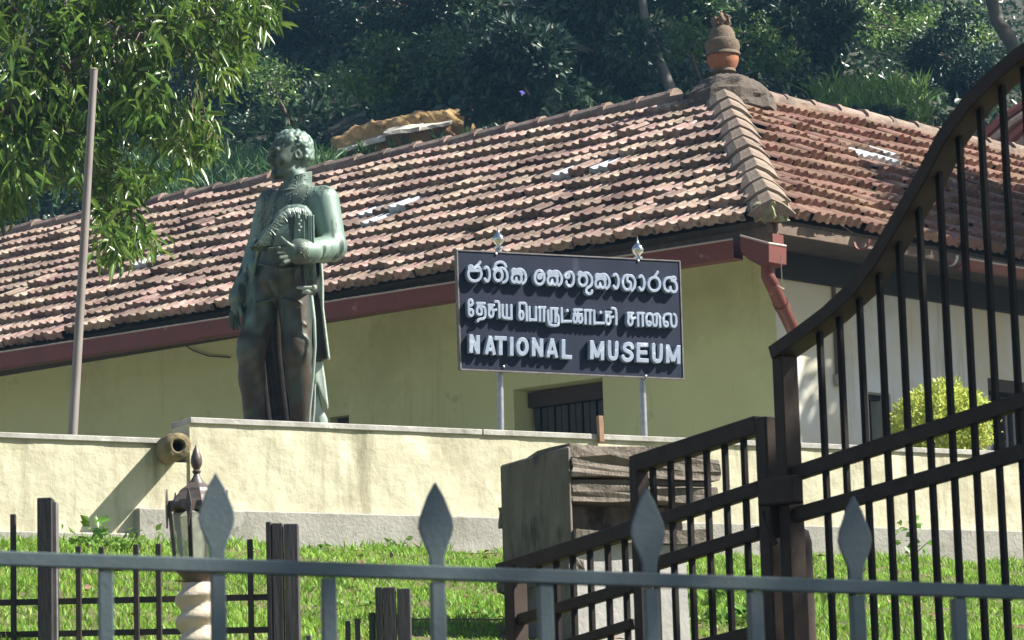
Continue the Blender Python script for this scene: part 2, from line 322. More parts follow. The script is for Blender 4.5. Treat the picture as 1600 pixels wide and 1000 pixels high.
# ------------------------------------------------------------------ SDF modelling (numpy) and surface nets
class Field:
    def __init__(s, lo, hi, h):
        s.h = h; s.lo = np.array(lo, float); n = np.ceil((np.array(hi) - s.lo) / h).astype(int) + 1; s.n = n
        s.f = np.full(n, 10., np.float32)
        s.ax = [s.lo[i] + h * np.arange(n[i]) for i in range(3)]
    def _sl(s, lo, hi):
        a = np.clip(np.floor((np.array(lo) - s.lo) / s.h).astype(int), 0, s.n - 1); b = np.clip(np.ceil((np.array(hi) - s.lo) / s.h).astype(int) + 1, 1, s.n)
        return a, b
    def op(s, fn, lo, hi, k=.02, sub=False):
        m = k + 4 * s.h; a, b = s._sl(np.array(lo) - m, np.array(hi) + m)
        if (b <= a).any(): return
        X, Y, Z = np.meshgrid(s.ax[0][a[0]:b[0]], s.ax[1][a[1]:b[1]], s.ax[2][a[2]:b[2]], indexing='ij')
        d = fn(X, Y, Z); v = s.f[a[0]:b[0], a[1]:b[1], a[2]:b[2]]
        if sub: d = -d; hh = np.clip(.5 - .5 * (d - v) / k, 0, 1); r = d * (1 - hh) + v * hh + k * hh * (1 - hh); r = np.maximum(r, np.maximum(v, d))
        else: hh = np.clip(.5 + .5 * (v - d) / k, 0, 1); r = v * (1 - hh) + d * hh - k * hh * (1 - hh)
        s.f[a[0]:b[0], a[1]:b[1], a[2]:b[2]] = r
    def cone(s, a, b, r1, r2, k=.02, sub=False):
        a = np.array(a, float); b = np.array(b, float); ba = b - a; l2 = max(ba.dot(ba), 1e-9); r = max(r1, r2)
        def fn(X, Y, Z):
            t = np.clip(((X - a[0]) * ba[0] + (Y - a[1]) * ba[1] + (Z - a[2]) * ba[2]) / l2, 0, 1)
            return np.sqrt((X - a[0] - t * ba[0]) ** 2 + (Y - a[1] - t * ba[1]) ** 2 + (Z - a[2] - t * ba[2]) ** 2) - (r1 + (r2 - r1) * t)
        s.op(fn, np.minimum(a, b) - r, np.maximum(a, b) + r, k, sub)
    def ell(s, c, rad, axes=None, k=.02, sub=False):
        c = np.array(c, float); rad = np.array(rad, float); A = np.eye(3) if axes is None else np.array([list(v) for v in axes])
        def fn(X, Y, Z):
            x, y, z = X - c[0], Y - c[1], Z - c[2]
            q = [A[i][0] * x + A[i][1] * y + A[i][2] * z for i in range(3)]
            k0 = np.sqrt(sum((q[i] / rad[i]) ** 2 for i in range(3))); k1 = np.sqrt(sum((q[i] / rad[i] ** 2) ** 2 for i in range(3)))
            return k0 * (k0 - 1) / np.maximum(k1, 1e-6)
        m = rad.max(); s.op(fn, c - m, c + m, k, sub)
    def polyprism(s, poly, y0, y1, rnd=.01, k=.01, bulge=0, sub=False, scale=264.):
        """outline sighted in pixels, standing between depths y0..y1"""
        pts = [P(x, y, (y0 + y1) / 2) for x, y in poly]
        lo = np.min([list(p) for p in pts], 0); hi = np.max([list(p) for p in pts], 0); lo[1] = y0 - bulge; hi[1] = y1 + bulge
        # plane coordinates at the mid depth (a standing sheet)
        pl = [(p.x, p.z) for p in pts]
        def fn(X, Y, Z):
            d = np.full(X.shape, 1e9); sgn = np.ones(X.shape); n = len(pl)
            for i in range(n):
                ax, az = pl[i]; bx, bz = pl[i - 1]; ex, ez = bx - ax, bz - az; wx, wz = X - ax, Z - az
                t = np.clip((wx * ex + wz * ez) / (ex * ex + ez * ez), 0, 1); d = np.minimum(d, (wx - ex * t) ** 2 + (wz - ez * t) ** 2)
                c1 = Z >= az; c2 = Z < bz; c3 = ex * wz > ez * wx
                fl = (c1 & c2 & c3) | (~c1 & ~c2 & ~c3); sgn = np.where(fl, -sgn, sgn)
            d = np.sqrt(d) * sgn
            th = (y1 - y0) / 2 + bulge * np.clip(-d / .08, 0, 1) ** .5
            dy = np.abs(Y - (y0 + y1) / 2) - th
            dd = d + rnd; dy = dy + rnd
            return np.minimum(np.maximum(dd, dy), 0) + np.sqrt(np.maximum(dd, 0) ** 2 + np.maximum(dy, 0) ** 2) - rnd
        s.op(fn, lo, hi, k, sub)
    def mesh(s):
        f = s.f; ins = f < 0; n = f.shape
        c = ins[:-1, :-1, :-1].astype(np.int8)
        corners = [(i, j, k) for i in (0, 1) for j in (0, 1) for k in (0, 1)]
        def cs(a, i, j, k): return a[i:n[0] - 1 + i, j:n[1] - 1 + j, k:n[2] - 1 + k]
        tot = sum(cs(ins, *q).astype(np.int8) for q in corners); act = (tot > 0) & (tot < 8)
        idx = -np.ones(act.shape, np.int64); I = np.argwhere(act); idx[act] = np.arange(len(I))
        acc = np.zeros((len(I), 3)); cnt = np.zeros(len(I))
        vals = {q: f[I[:, 0] + q[0], I[:, 1] + q[1], I[:, 2] + q[2]] for q in corners}
        for a in corners:
            for d in range(3):
                if a[d] == 0:
                    b = list(a); b[d] = 1; b = tuple(b); va, vb = vals[a], vals[b]; m = (va < 0) != (vb < 0)
                    t = np.where(m, va / np.where(m, va - vb, 1), 0)
                    p = np.tile(np.array(a, float), (len(I), 1)); p[:, d] = t
                    acc[m] += p[m]; cnt[m] += 1
        V = s.lo + (I + acc / np.maximum(cnt, 1)[:, None]) * s.h
        F = []
        for d in range(3):
            sl0 = [slice(1, n[i] - 1) for i in range(3)]; sl0[d] = slice(0, n[d] - 1); sl1 = list(sl0); sl1[d] = slice(1, n[d])
            A = ins[tuple(sl0)]; B = ins[tuple(sl1)]; E = np.argwhere(A != B); flip = A[tuple(E.T)]
            G = E + np.array([0 if i == d else 1 for i in range(3)])
            u, v = [(1, 2), (2, 0), (0, 1)][d]
            q = []
            for du, dv in ((0, 0), (-1, 0), (-1, -1), (0, -1)):
                g = G.copy(); g[:, u] += du; g[:, v] += dv; q.append(idx[g[:, 0], g[:, 1], g[:, 2]])
            q = np.stack(q, 1); q[~flip] = q[~flip][:, ::-1]; F.append(q)
        return V, np.concatenate(F)

# ================================================================== THE PLACE
W0 = P(296, 652, 18.0); WD = Vector((.866, .5, 0)).normalized(); WN = Vector((.5, -.866, 0)).normalized()   # garden wall line and its outward normal
ZTOP = W0.z
LAWN0 = PL(560, 858, W0, WD).z; YARD = 3.45
dL, dR = hdir(51.5, 1), hdir(45, 1); dL = Vector((-dL.x, dL.y, 0))
E = P(1205, 337, 23.0)
u_, v_ = 2.96, 3.2
PK = E + dL * u_ + dR * v_; PK.z = (CAM + ray(1130, 146) * PK.y).z
nLb = Vector((.629, .777, 0)); nRb = Vector((-.707, .707, 0))   # horizontal directions that lead behind each wing

def ground_z(x, y):
    x = np.asarray(x, float); y = np.asarray(y, float)
    q = (x - W0.x) * WN.x + (y - W0.y) * WN.y
    lawn = LAWN0 - .17 * q
    t = np.clip((q - 8.5) / 3.6, 0, 1); t = t * t * (3 - 2 * t)
    front = lawn * (1 - t); front = np.where(q > 12.1, 0, front)
    front = front + .012 * vnoise(x, y, 3.1, 1) * (q < 9)
    r1 = (x - PK.x) * nLb.x + (y - PK.y) * nLb.y; r2 = (x - PK.x) * nRb.x + (y - PK.y) * nRb.y
    rr = np.minimum(r1, r2) - 4.2
    hill = YARD + np.clip(rr, 0, 9) * .95 + np.clip(rr - 9, 0, 60) * .62 + .25 * vnoise(x, y, .45, 3) * np.clip(rr, 0, 1)
    back = np.where(rr > 0, hill, YARD)
    return np.where(q > -.15, front, back)

def sheet(name, xs, ys, m, dz=0, keep=None):
    X, Y = np.meshgrid(xs, ys, indexing='ij'); Z = ground_z(X, Y) + dz
    V = np.stack([X.ravel(), Y.ravel(), Z.ravel()], 1); n = len(ys)
    i, j = np.meshgrid(np.arange(len(xs) - 1), np.arange(n - 1), indexing='ij'); a = (i * n + j).ravel()
    F = np.stack([a, a + n, a + n + 1, a + 1], 1)
    if keep is not None:
        c = V[F].mean(1); F = F[keep(c[:, 0], c[:, 1])]
    o = npmesh(name, V, F, m, None, True); tag(o, kind='structure'); return o
qf = lambda x, y: (x - W0.x) * WN.x + (y - W0.y) * WN.y
sheet('lawn_ground', np.linspace(-12, 14, 210), np.linspace(2, 27, 200), M['soil'], 0, lambda x, y: (qf(x, y) > -.1) & (qf(x, y) < 12.3))
sheet('road', np.linspace(-60, 60, 61), np.linspace(-60, 12, 60), M['road'], -.004, lambda x, y: qf(x, y) > 11.9)
sheet('yard_ground', np.linspace(-30, 30, 121), np.linspace(4, 60, 130), M['yard'], 0, lambda x, y: (qf(x, y) < .1) & (np.minimum((x - PK.x) * nLb.x + (y - PK.y) * nLb.y, (x - PK.x) * nRb.x + (y - PK.y) * nRb.y) < 4.8))
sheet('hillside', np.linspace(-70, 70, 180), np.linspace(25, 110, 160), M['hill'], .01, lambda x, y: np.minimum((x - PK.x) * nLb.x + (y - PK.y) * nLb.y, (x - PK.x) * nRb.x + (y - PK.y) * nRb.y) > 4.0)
sheet('far_ground', np.linspace(-300, 300, 13), np.linspace(-300, 20, 13), M['hill'], -.05, lambda x, y: qf(x, y) > 26)

# ------------------------------------------------------------------ garden wall
def WP(px, py, off=0): return PL(px, py, W0 + WN * off, WD)
def wt(px, py): return (WP(px, py) - W0).dot(WD)
gw = root('garden_wall', (W0.x, W0.y, YARD - .2), 'long cream plastered retaining wall with grey cement base above the lawn', 'wall')
t_l0 = wt(258, 683); t_step = wt(208, 800); zL = WP(130, 681).z; zgap = WP(278, 722).z
TL, TR = -7., 12.
def wallslab(t0, t1, z0, z1, thick, front=0.):     # slab with a finely uneven front, cheap enough
    nx = max(2, int((t1 - t0) / .06)); nz = max(2, int((z1 - z0) / .06))
    mb = MB(); vs = []; fs = []
    for i in range(nx + 1):
        for k in range(nz + 1):
            t = t0 + (t1 - t0) * i / nx; z = z0 + (z1 - z0) * k / nz
            p = W0 + WD * t; edge = 0 if (k in (0, nz) or i in (0, nx)) else 1
            o = front + edge * .004 * float(vnoise(t, z, 5.3, 2))
            vs.append((p.x + WN.x * o, p.y + WN.y * o, z))
    for i in range(nx):
        for k in range(nz):
            a = i * (nz + 1) + k; fs.append((a, a + nz + 1, a + nz + 2, a + 1))
    n = len(vs)
    for (t, z) in ((t0, z0), (t1, z0), (t1, z1), (t0, z1)):
        p = W0 + WD * t; vs.append((p.x - WN.x * thick, p.y - WN.y * thick, z))
    fs.append((n + 3, n + 2, n + 1, n))
    c00, c10, c11, c01 = 0, nx * (nz + 1), nx * (nz + 1) + nz, nz
    top = [i * (nz + 1) + nz for i in range(nx + 1)]; bot = [i * (nz + 1) for i in range(nx + 1)]
    fs.append(tuple(top) + (n + 2, n + 3)); fs.append(tuple(bot[::-1]) + (n, n + 1))
    fs.append(tuple(range(c01, c00 - 1, -1)) + (n, n + 3)); fs.append(tuple(range(c10, c11 + 1)) + (n + 2, n + 1))
    mb.add(vs, fs); return mb
wallslab(TL, t_l0, LAWN0 - .5, zL - .03, .24).build('plaster_panel', M['plaster'], gw)
wallslab(t_l0, 0, LAWN0 - .5, zgap, .24, -.012).build('plaster_panel', M['plaster'], gw)
wallslab(0, TR, LAWN0 - .5, ZTOP - .035, .24).build('plaster_panel', M['plaster'], gw)
def along(t0, t1, z0, z1, o0, o1, name, m, bev=.004, rough=0, seg=1):
    mb = MB(); 
    for i in range(seg):
        a = t0 + (t1 - t0) * i / seg; b = t0 + (t1 - t0) * (i + 1) / seg - (.002 if seg > 1 else 0)
        p = W0 + WD * ((a + b) / 2) + WN * ((o0 + o1) / 2); p.z = (z0 + z1) / 2
        mb.obox(p, WD * (b - a) / 2, WN * (o1 - o0) / 2, UP * (z1 - z0) / 2)
    return mb.build(name, m, gw, bevel=bev, rough=rough)
tt = 0
for i, L_ in enumerate([1.9, 2.3, 2.1, 2.4, 3.3]):
    along(tt, tt + L_ - .004, ZTOP - .035, ZTOP, -.26, .014 + .003 * (i % 2), 'coping_stone', M['coping']); tt += L_
along(TL, t_l0 - 1.35, zL - .032, zL, -.26, .014, 'coping_stone', M['coping'])
along(t_l0 - 1.346, t_l0, zL - .03, zL + .002, -.26, .017, 'coping_stone', M['coping'])
zb1 = WP(400, 798, .07).z; zb0 = WP(120, 831, .07).z
along(t_step, TR, LAWN0 - .6, zb1, .002, .075, 'cement_base', M['cement'], bev=.008)
along(TL, t_step, LAWN0 - .6, zb0, .002, .06, 'cement_base', M['cement'], bev=.008)

# clay drain pipe lying in the gap of the wall
pc = WP(262, 704, 0); dirp = Vector((.30, -.95, -.03)).normalized()
pipe = root('drain_pipe', pc - dirp * .3, 'short rough clay drain pipe poking out where the garden wall steps down', 'pipe')
r_o, r_i = .076, .033
prof = [(r_i, .0), (r_i, .62), (r_i + .008, .628), (r_o - .014, .625), (r_o, .61), (r_o + .004, .5), (r_o, 0)]
mb = MB(); mb.lathe(prof, pc - dirp * .32, 22, dirp, wob=.03); mb.f = mb.f[:-2]
mb.f += [(k, (k + 1) % 22, (k + 1) % 22 + 22 * 6, k + 22 * 6) for k in range(22)]
mb.build('clay_tube', M['pipe'], pipe, smooth=True)
mb = MB(); mb.lathe([(r_i - .0, 0), (r_i - .0, .02)], pc - dirp * .1, 16, dirp); mb.build('dark_plug', M['dark'], pipe)
PIPE_END = pc + dirp * .3

# wooden stake against the wall
s0 = WP(939, 690, .03); s1 = WP(937, 650, .03)
st = root('wooden_stake', s0, 'short orange wooden stake standing up in front of the dark doorway', 'stake')
MB().beam(s0 - UP * .005, s1, .036, .03, WD).build('stake_shaft', M['stake'], st, bevel=.003)

# ------------------------------------------------------------------ museum building
museum = root('museum_building', (E.x, E.y, YARD), 'low cream museum building with red clay tiled hipped roof and red gutters', 'building')
wc = E + dL * .62 + dR * .80        # wall corner
def FL(px, py): return PL(px, py, wc, dL)
def FR(px, py): return PL(px, py, wc, dR)
def tL(px, py): return (FL(px, py) - wc).dot(dL)
def tR(px, py): return (FR(px, py) - wc).dot(dR)
EZ = E.z; zsoff = EZ - .02
nL = Vector((-nLb.x, -nLb.y, 0)); nR = Vector((.707, -.707, 0))   # outward normals
def facade(nm, d, nout, spans, m, base=wc, thick=.25):
    mb = MB()
    for (t0, t1, z0, z1) in spans:
        p = base + d * ((t0 + t1) / 2) - nout * thick / 2; p.z = (z0 + z1) / 2
        mb.obox(p, d * (t1 - t0) / 2, nout * thick / 2, UP * (z1 - z0) / 2)
    return mb.build(nm, m, museum)
a0, a1 = tL(943, 640), tL(803, 640); zt = FL(943, 589).z
b0, b1 = tL(545, 645), tL(515, 645); zt2 = FL(545, 637).z
zt2 = min(zt2, zt - .02)
LL = 15.
facade('wall_left', dL, nL, [(0, a0, YARD - .3, EZ + .2), (a0, a1, zt, EZ + .2), (a1, b0, YARD - .3, EZ + .2), (b0, b1, zt2, EZ + .2), (b1, LL, YARD - .3, EZ + .2), (b0, b1, YARD - .3, zt2 - .55)], M['olive'])
c0, c1 = tR(1357, 640), tR(1392, 640); zc = FR(1357, 612).z
e0, e1 = tR(1545, 640), tR(1640, 640); ze = FR(1560, 592).z
facade('wall_right', dR, nR, [(.0, c0, YARD - .3, EZ + .2), (c0, c1, zc, EZ + .2), (c1, e0, YARD - .3, EZ + .2), (e0, e1, ze, EZ + .2), (e1, 9, YARD - .3, EZ + .2), (c0, c1, YARD - .3, zc - .6)], M['whitewall'], base=wc + dR * .003)
# door in the left wall
def panel(t0, t1, z0, z1, d, nout, inset, th, nm, m, base=wc, parent=museum, bev=0):
    p = base + d * ((t0 + t1) / 2) - nout * (inset + th / 2); p.z = (z0 + z1) / 2
    return MB().obox(p, d * (t1 - t0) / 2, nout * th / 2, UP * (z1 - z0) / 2).build(nm, m, parent, bevel=bev)
door = panel(a0 + .02, a1 - .02, YARD, zt - .02, dL, nL, .235, .02, 'door', M['dark'])
panel(a0 + .02, a1 - .02, zt - .14, zt - .02, dL, nL, .16, .07, 'lintel_board', M['reddark'], parent=door)
panel(a0 + .02, a0 + .06, YARD, zt - .143, dL, nL, .16, .07, 'door_jamb', M['reddark'], parent=door)
nsl = 11
for i in range(nsl):
    t = a0 + .08 + (a1 - a0 - .12) * i / nsl
    panel(t, t + (a1 - a0) / nsl * .72, YARD, zt - .145, dL, nL, .19 + .01 * (i % 2), .03, 'door_slat', M['slat'], parent=door, bev=.006)
wn = panel(b0, b1, zt2 - .55, zt2, dL, nL, .2, .02, 'window', M['dark']); panel(b0, b1, zt2 - .05, zt2, dL, nL, .1, .05, 'window_frame', M['reddark'], parent=wn)
wn = panel(c0, c1, zc - .6, zc, dR, nR, .2, .02, 'window', M['dark']); panel(c0, c1, zc - .04, zc, dR, nR, .1, .05, 'window_frame', M['dark'], parent=wn)
wn = panel(e0, e1, YARD, ze, dR, nR, .22, .02, 'window', M['dark']); panel(e0, e1, ze - .10, ze, dR, nR, .02, .1, 'window_frame', M['reddark'], parent=wn)
for i in range(7):
    t = e0 + .06 + i * (e1 - e0 - .1) / 7; panel(t, t + .03, YARD, ze - .12, dR, nR, .12, .03, 'window_bar', M['sideiron'], parent=wn)
# conduit and junction box on the right wall
ct = tR(1300, 480); cz0 = FR(1303, 585).z
panel(ct, ct + .022, cz0, EZ, dR, nR, -.03, .028, 'conduit', M['fascia'])
panel(ct - .025, ct + .05, cz0 - .09, cz0, dR, nR, -.05, .048, 'junction_box', M['cement'], bev=.004)
# rust streaked corner strip and a loose cable on the left wall
MB().tube([FL(285, 535) + nL * .02, FL(305, 548) + nL * .03, FL(330, 557) + nL * .03, FL(362, 559) + nL * .02], .006, 5).build('cable', M['iron'], museum)

# roof decks (dark timber under the tiles), rows of tiles
hipv = PK - E
def roofbasis(d, inner):     # d along the eave, up-slope vector
    v = hipv - d * hipv.dot(d); S = v.length; return v.normalized(), S, hipv.dot(d)
def deck(d, b, S, hx, L_, nm):
    n = d.cross(b); n = n if n.z > 0 else -n
    p = [E - n * .02, E + d * L_ - n * .02, E + d * L_ + b * S - n * .02, E + d * hx + b * S - n * .02]
    MB().prism(p, -n * .05).build(nm, M['darkwood'], museum); return n
bL, SL, hxL = roofbasis(dL, nLb); bR, SR, hxR = roofbasis(dR, nRb)
ext = .10
nRL = deck(dL, bL, SL, hxL, LL + 1, 'roof_deck_left'); nRR = deck(dR, bR, SR, hxR, 9.5, 'roof_deck_right')
# far sides of both wings so that the roof is closed from behind
for d, L_, hx, S, b in ((dL, LL + 1, hxL, SL, nLb), (dR, 9.5, hxR, SR, nRb)):
    q0 = PK; q1 = E + d * L_ + (PK - E - d * hipv.dot(d)); q1.z = PK.z
    MB().prism([q0, q1, q1 + b * 3.3 - UP * 2.1, q0 + b * 3.3 - UP * 2.1], -UP * .05).build('rear_roof_slope', M['tile_red'], museum)

def tilemesh(seed, wdt=.2, ln=.37, rowgap=.0):
    """one interlocking clay tile: two rolls, raised butt end; x along eave, y up slope, z out"""
    r = random.Random(seed); n = 10; vs = []; 
    def prof(x):   # two rolls
        a = (x / wdt * 2) % 1.0
        return .026 * max(0, math.sin(math.pi * min(1, a / .62))) ** .8 if a < .62 else -.002
    xs = [wdt * i / n for i in range(n + 1)]
    jag = [r.uniform(-.006, .006) for _ in xs]
    for k, (y, lift) in enumerate(((0, .068), (ln * .5, .034), (ln, .004))):
        for i, x in enumerate(xs):
            vs.append((x, y + (jag[i] - .4 * prof(x) if k == 0 else 0), prof(x) + lift))
    for i, x in enumerate(xs): vs.append((x, jag[i] + .004, .004 + .5 * max(0, prof(x))))
    m = n + 1; F = []
    for k in range(2):
        for i in range(n): a = k * m + i; F.append((a, a + 1, a + m + 1, a + m))
    for i in range(n): F.append((3 * m + i, 3 * m + i + 1, i + 1, i))
    F = [f for f in F]
    # side wall toward the sun side gives each tile an edge
    return np.array(vs, float), np.array(F)
TV = [tilemesh(s) for s in range(4)]
tile_me = {}
for nm in ('tile', 'tile_red', 'palettile'):
    for k in range(4):
        me = bpy.data.meshes.new('clay_tile'); me.from_pydata([tuple(v) for v in TV[k][0]], [], [tuple(int(i) for i in f) for f in TV[k][1]])
        me.polygons.foreach_set('use_smooth', [True] * len(me.polygons)); me.materials.append(M[nm]); me.update()
        try: me.set_sharp_from_angle(angle=R(50))
        except Exception: pass
        tile_me[nm, k] = me
cands = []
PALE = {}
def lay(d, b, n, S, hx, L_, nm, rows, pale_px):
    gap = S / rows; nn = int(L_ / .2); 
    # keep a right-handed frame on both slopes: x must be d or -d
    xd = d if d.cross(b).dot(n) > 0 else -d
    pales = set()
    for r_ in range(rows):
        y = r_ * gap - .03; sag = .0
        for i in range(nn):
            x = i * .2 + (.1 if r_ % 2 else 0)
            hipx = hx * (y + gap * .5) / S
            if x < hipx - (.085 if d is dL else -.02): continue
            jx, jy, jz = random.uniform(-.006, .006), random.uniform(-.018, .018) - (.05 if random.random() < .03 else 0), random.uniform(0, .014) + (.02 if random.random() < .05 else 0)
            o = E + d * (x if xd is d else x + .2) + b * (y + jy) + n * (jz + .012 * math.sin(x * 1.3 + r_ * .7))
            rot = random.gauss(0, .012)
            ax = (xd + b * rot).normalized(); by = (b - xd * rot).normalized()
            c = E + d * (x + .1) + b * (y + gap / 2)
            px, py = proj(c); inview = -30 < px < 1630 and py > -40
            nm2 = nm
            for (qx, qy, rx, ry) in pale_px:
                if abs(px - qx) < rx and abs(py - qy) < ry: nm2 = 'palettile'
            cands.append((c.y + (0 if inview else 100), (o, ax, by, n), nm2, random.randrange(4), inview))
lay(dL, bL, nRL, SL, hxL, LL + .6, 'tile', 12, [(600, 342, 17, 7), (640, 326, 17, 7), (905, 282, 16, 7), (945, 268, 14, 7), (232, 410, 17, 7)])
lay(dR, bR, nRR, SR, hxR, 9.2, 'tile_red', 12, [(1345, 250, 32, 8)])
cands.sort(key=lambda c: (not (c[2] == 'palettile'), c[0]))
for (_, (o, ax, by, n), nm, k, iv) in cands[:300]:
    ob = link('clay_tile' if nm != 'palettile' else 'pale_tile', tile_me[nm, k], museum)
    mw = Matrix(((ax.x, by.x, n.x, 0), (ax.y, by.y, n.y, 0), (ax.z, by.z, n.z, 0), (0, 0, 0, 1)))
    ob.matrix_local = Matrix.Translation(o - rloc(museum)) @ mw
for nm, onm in (('tile', 'further_brown_tiles'), ('tile_red', 'further_red_tiles')):
    V = []; F = []; T = []; off = 0
    for (_, (o, ax, by, n), m2, k, iv) in cands[300:]:
        if m2 != nm: continue
        tv, tf = TV[k]; A = np.array([list(ax), list(by), list(n)])
        V.append(tv @ A + np.array(list(o))); F.append(tf + off); T.append(np.full(len(tv), random.random())); off += len(tv)
    ob = npmesh(onm, np.concatenate(V), np.concatenate(F), M[nm], museum, True, {'tint': np.concatenate(T)}); tag(ob, kind='stuff')
    try: ob.data.set_sharp_from_angle(angle=R(50))
    except Exception: pass

def captile(nm, m, L_, w0, w1, h0, h1, ang, th=.02, n=6, lip=.02, flat=False):
    """ridge or hip tile: an angular half shell, wider and lipped at its lower end"""
    vs = []; fs = []
    for (y, ww, hh) in ((0, w0 + lip, h0 + lip), (.05, w0 + lip, h0 + lip), (.07, w0, h0), (L_, w1, h1)):
        for i in range(n + 1):
            a = math.pi * i / n
            x = -math.cos(a); z = math.sin(a)
            if flat: z = 1 - abs(x) ** 1.5
            vs.append((x * ww, y, z * hh))
    m_ = n + 1; k0 = len(vs)
    for i in range(n + 1):
        x, y, z = vs[i]; vs.append((x * .82, .004, z * .78 - .01))
    for k in range(3):
        for i in range(n): a = k * m_ + i; fs.append((a, a + 1, a + m_ + 1, a + m_))
    for i in range(n): fs.append((k0 + i, k0 + i + 1, i + 1, i))
    fs.append(tuple([k0 + i for i in range(n + 1)]))
    me = bpy.data.meshes.new(nm); me.from_pydata(vs, [], fs); me.materials.append(m); me.update(); return me
ridge_me = [captile('ridge_tile', M['ridge'], .40, .112, .10, .115, .10, 0, lip=.009) for _ in range(1)]
def place(me, nm, o, y, up, parent, s=1, jit=0):
    y = Vector(y).normalized(); z = (Vector(up) - y * Vector(up).dot(y)).normalized(); x = y.cross(z)
    if jit: o = o + z * random.uniform(-jit, jit) + x * random.uniform(-jit, jit); y = (y + x * random.uniform(-.03, .03)).normalized(); x = y.cross(z)
    ob = link(nm, me, parent)
    ob.matrix_local = Matrix.Translation(Vector(o) - rloc(parent)) @ Matrix(((x.x, y.x, z.x, 0), (x.y, y.y, z.y, 0), (x.z, y.z, z.z, 0), (0, 0, 0, 1))); return ob
for i in range(38):      # ridge of the left wing
    place(ridge_me[0], 'ridge_tile', PK + dL * (.45 + i * .37) - UP * .0, dL * -1 if False else dL, UP, museum, jit=.008)
for i in range(22):
    place(ridge_me[0], 'ridge_tile', PK + dR * (.42 + i * .37) - UP * .0, dR, UP, museum, jit=.008)
hip_me = captile('hip_tile', M['hip'], .50, .165, .15, .11, .095, 0, lip=.012, flat=True)
nh = 11; hd = hipv.normalized(); hl = hipv.length - .35
for i in range(nh):
    place(hip_me, 'hip_tile', E - hd * .06 + hd * (hl * i / nh) + UP * (.02 + .0), hd, UP, museum, jit=.006)
# mortar lump under the lowest hip tile
mb = MB(); c = E + UP * .0 + hd * .02
mb.obox(c + UP * .02, dL * .09, dR * .09, UP * .06); mb.build('mossy_mortar_lump', M['moss'], museum, rough=.012, seed=3)
# mortar seat under ridge tiles
MB().beam(PK + dL * .3 - UP * .03, PK + dL * (LL - 2) - UP * .03, .26, .12, dL.cross(UP)).build('ridge_mortar', M['ridge'], museum)
MB().beam(PK + dR * .3 - UP * .03, PK + dR * 8.4 - UP * .03, .26, .12, dR.cross(UP)).build('ridge_mortar', M['ridge'], museum)

# finial
top = PK + UP * .0
mb = MB()
cc = P(1137, 150, PK.y)
mb.lathe([(.40, -.20), (.37, -.05), (.28, .06), (.19, .10), (.10, .13)], Vector((cc.x, cc.y - .02, PK.z + .02)), 9, wob=.09); fb = mb.build('finial_mound', M['mound'], museum, rough=.006, seed=5)
fz = lambda py: (CAM + ray(1129, py) * PK.y).z
fc = P(1130, 100, PK.y); fin = link('finial', bpy.data.meshes.new('finial'), museum); bpy.data.objects.remove(fin)
pxm = PK.y / 5000
def lp(rows): return [(r * pxm, fz(y) - fz(130)) for r, y in rows]
base = Vector((fc.x, fc.y, fz(130)))
mb = MB(); mb.lathe(lp([(19, 130), (19, 122), (16, 119), (15, 116), (20, 113), (19, 109), (18, 108)]), base, 20); fin = mb.build('finial', M['oldclay'], museum, smooth=True)
MB().lathe(lp([(18, 110), (23, 102), (25.5, 92), (24, 84)]), base, 24).build('orange_pot', M['terracotta'], fin, smooth=True)
MB().lathe(lp([(24, 88), (28.5, 87), (28, 84), (26, 82), (28.5, 74), (27, 66), (23.5, 64)]), base, 24).build('pot_belly', M['oldclay'], fin, smooth=True)
MB().lathe(lp([(23.5, 68), (25.5, 66.5), (25.5, 64), (22, 62), (20, 52), (16.5, 45), (13, 42), (10, 39)]), base, 24).build('pot_lid', M['oldclay'], fin, smooth=True)
MB().lathe(lp([(9, 42), (8, 34), (5, 27), (3, 21), (1, 19)]), base, 10).build('crown_core', M['terracotta'], fin, smooth=True)
for k in range(7):
    a = 2 * math.pi * k / 7 + .2; dd = Vector((math.cos(a), math.sin(a), 0)); q = base.copy(); 
    pts = [q + dd * r * pxm + UP * (fz(y) - fz(130)) for r, y in ((8, 42), (13, 36), (14, 29), (9, 25))]
    MB().tube(pts, [.022, .024, .020, .012], 6).build('crown_petal', M['oldclay'], fin, smooth=True)

# gutters, fascia
def eave_box(d, t0, t1, z0a, z0b, h, off, wd_, nm, m, nout, n=1, parent=museum):
    a = E + d * t0 + nout * off; b = E + d * t1 + nout * off; a.z = z0a - h / 2; b.z = z0b - h / 2
    return MB().beam(a, b, h, wd_, UP).build(nm, m, parent)
zg0 = PL(1158, 378, E, dL).z; zgL = EZ - .03
eave_box(dL, -.0, LL + 1, EZ - .03, EZ - .03, .13, -.07, .03, 'fascia_board', M['fascia'], nL)
eave_box(dR, -.0, 9.4, EZ - .015, EZ - .015, .10, -.04, .03, 'fascia_board', M['fascia'], nR)
# soffit (boarded underside of the eaves)
zs = EZ - .06
pts = [E + dL * .0, E + dL * (LL + 1), E + dL * (LL + 1) - nL * .9, wc - nL * .1 , E + dR * 9.4 - nR * .9, E + dR * 9.4]
mb = MB(); mb.prism([Vector((p.x, p.y, zs - .03)) for p in [E - nL * .09 - nR * .06 , E + dL * (LL + 1) - nL * .09, E + dL * (LL + 1) - nL * 1.0, wc - nL * .1 + dL * .1 + dR * .1]], UP * .02); mb.build('soffit', M['darkwood'], museum)
mb = MB(); mb.prism([Vector((p.x, p.y, zs - .035)) for p in [E - nL * .09 - nR * .06, wc - nL * .1 + dL * .1 + dR * .1, E + dR * 9.4 - nR * 1.0, E + dR * 9.4 - nR * .06]], UP * .02); mb.build('soffit', M['darkwood'], museum)
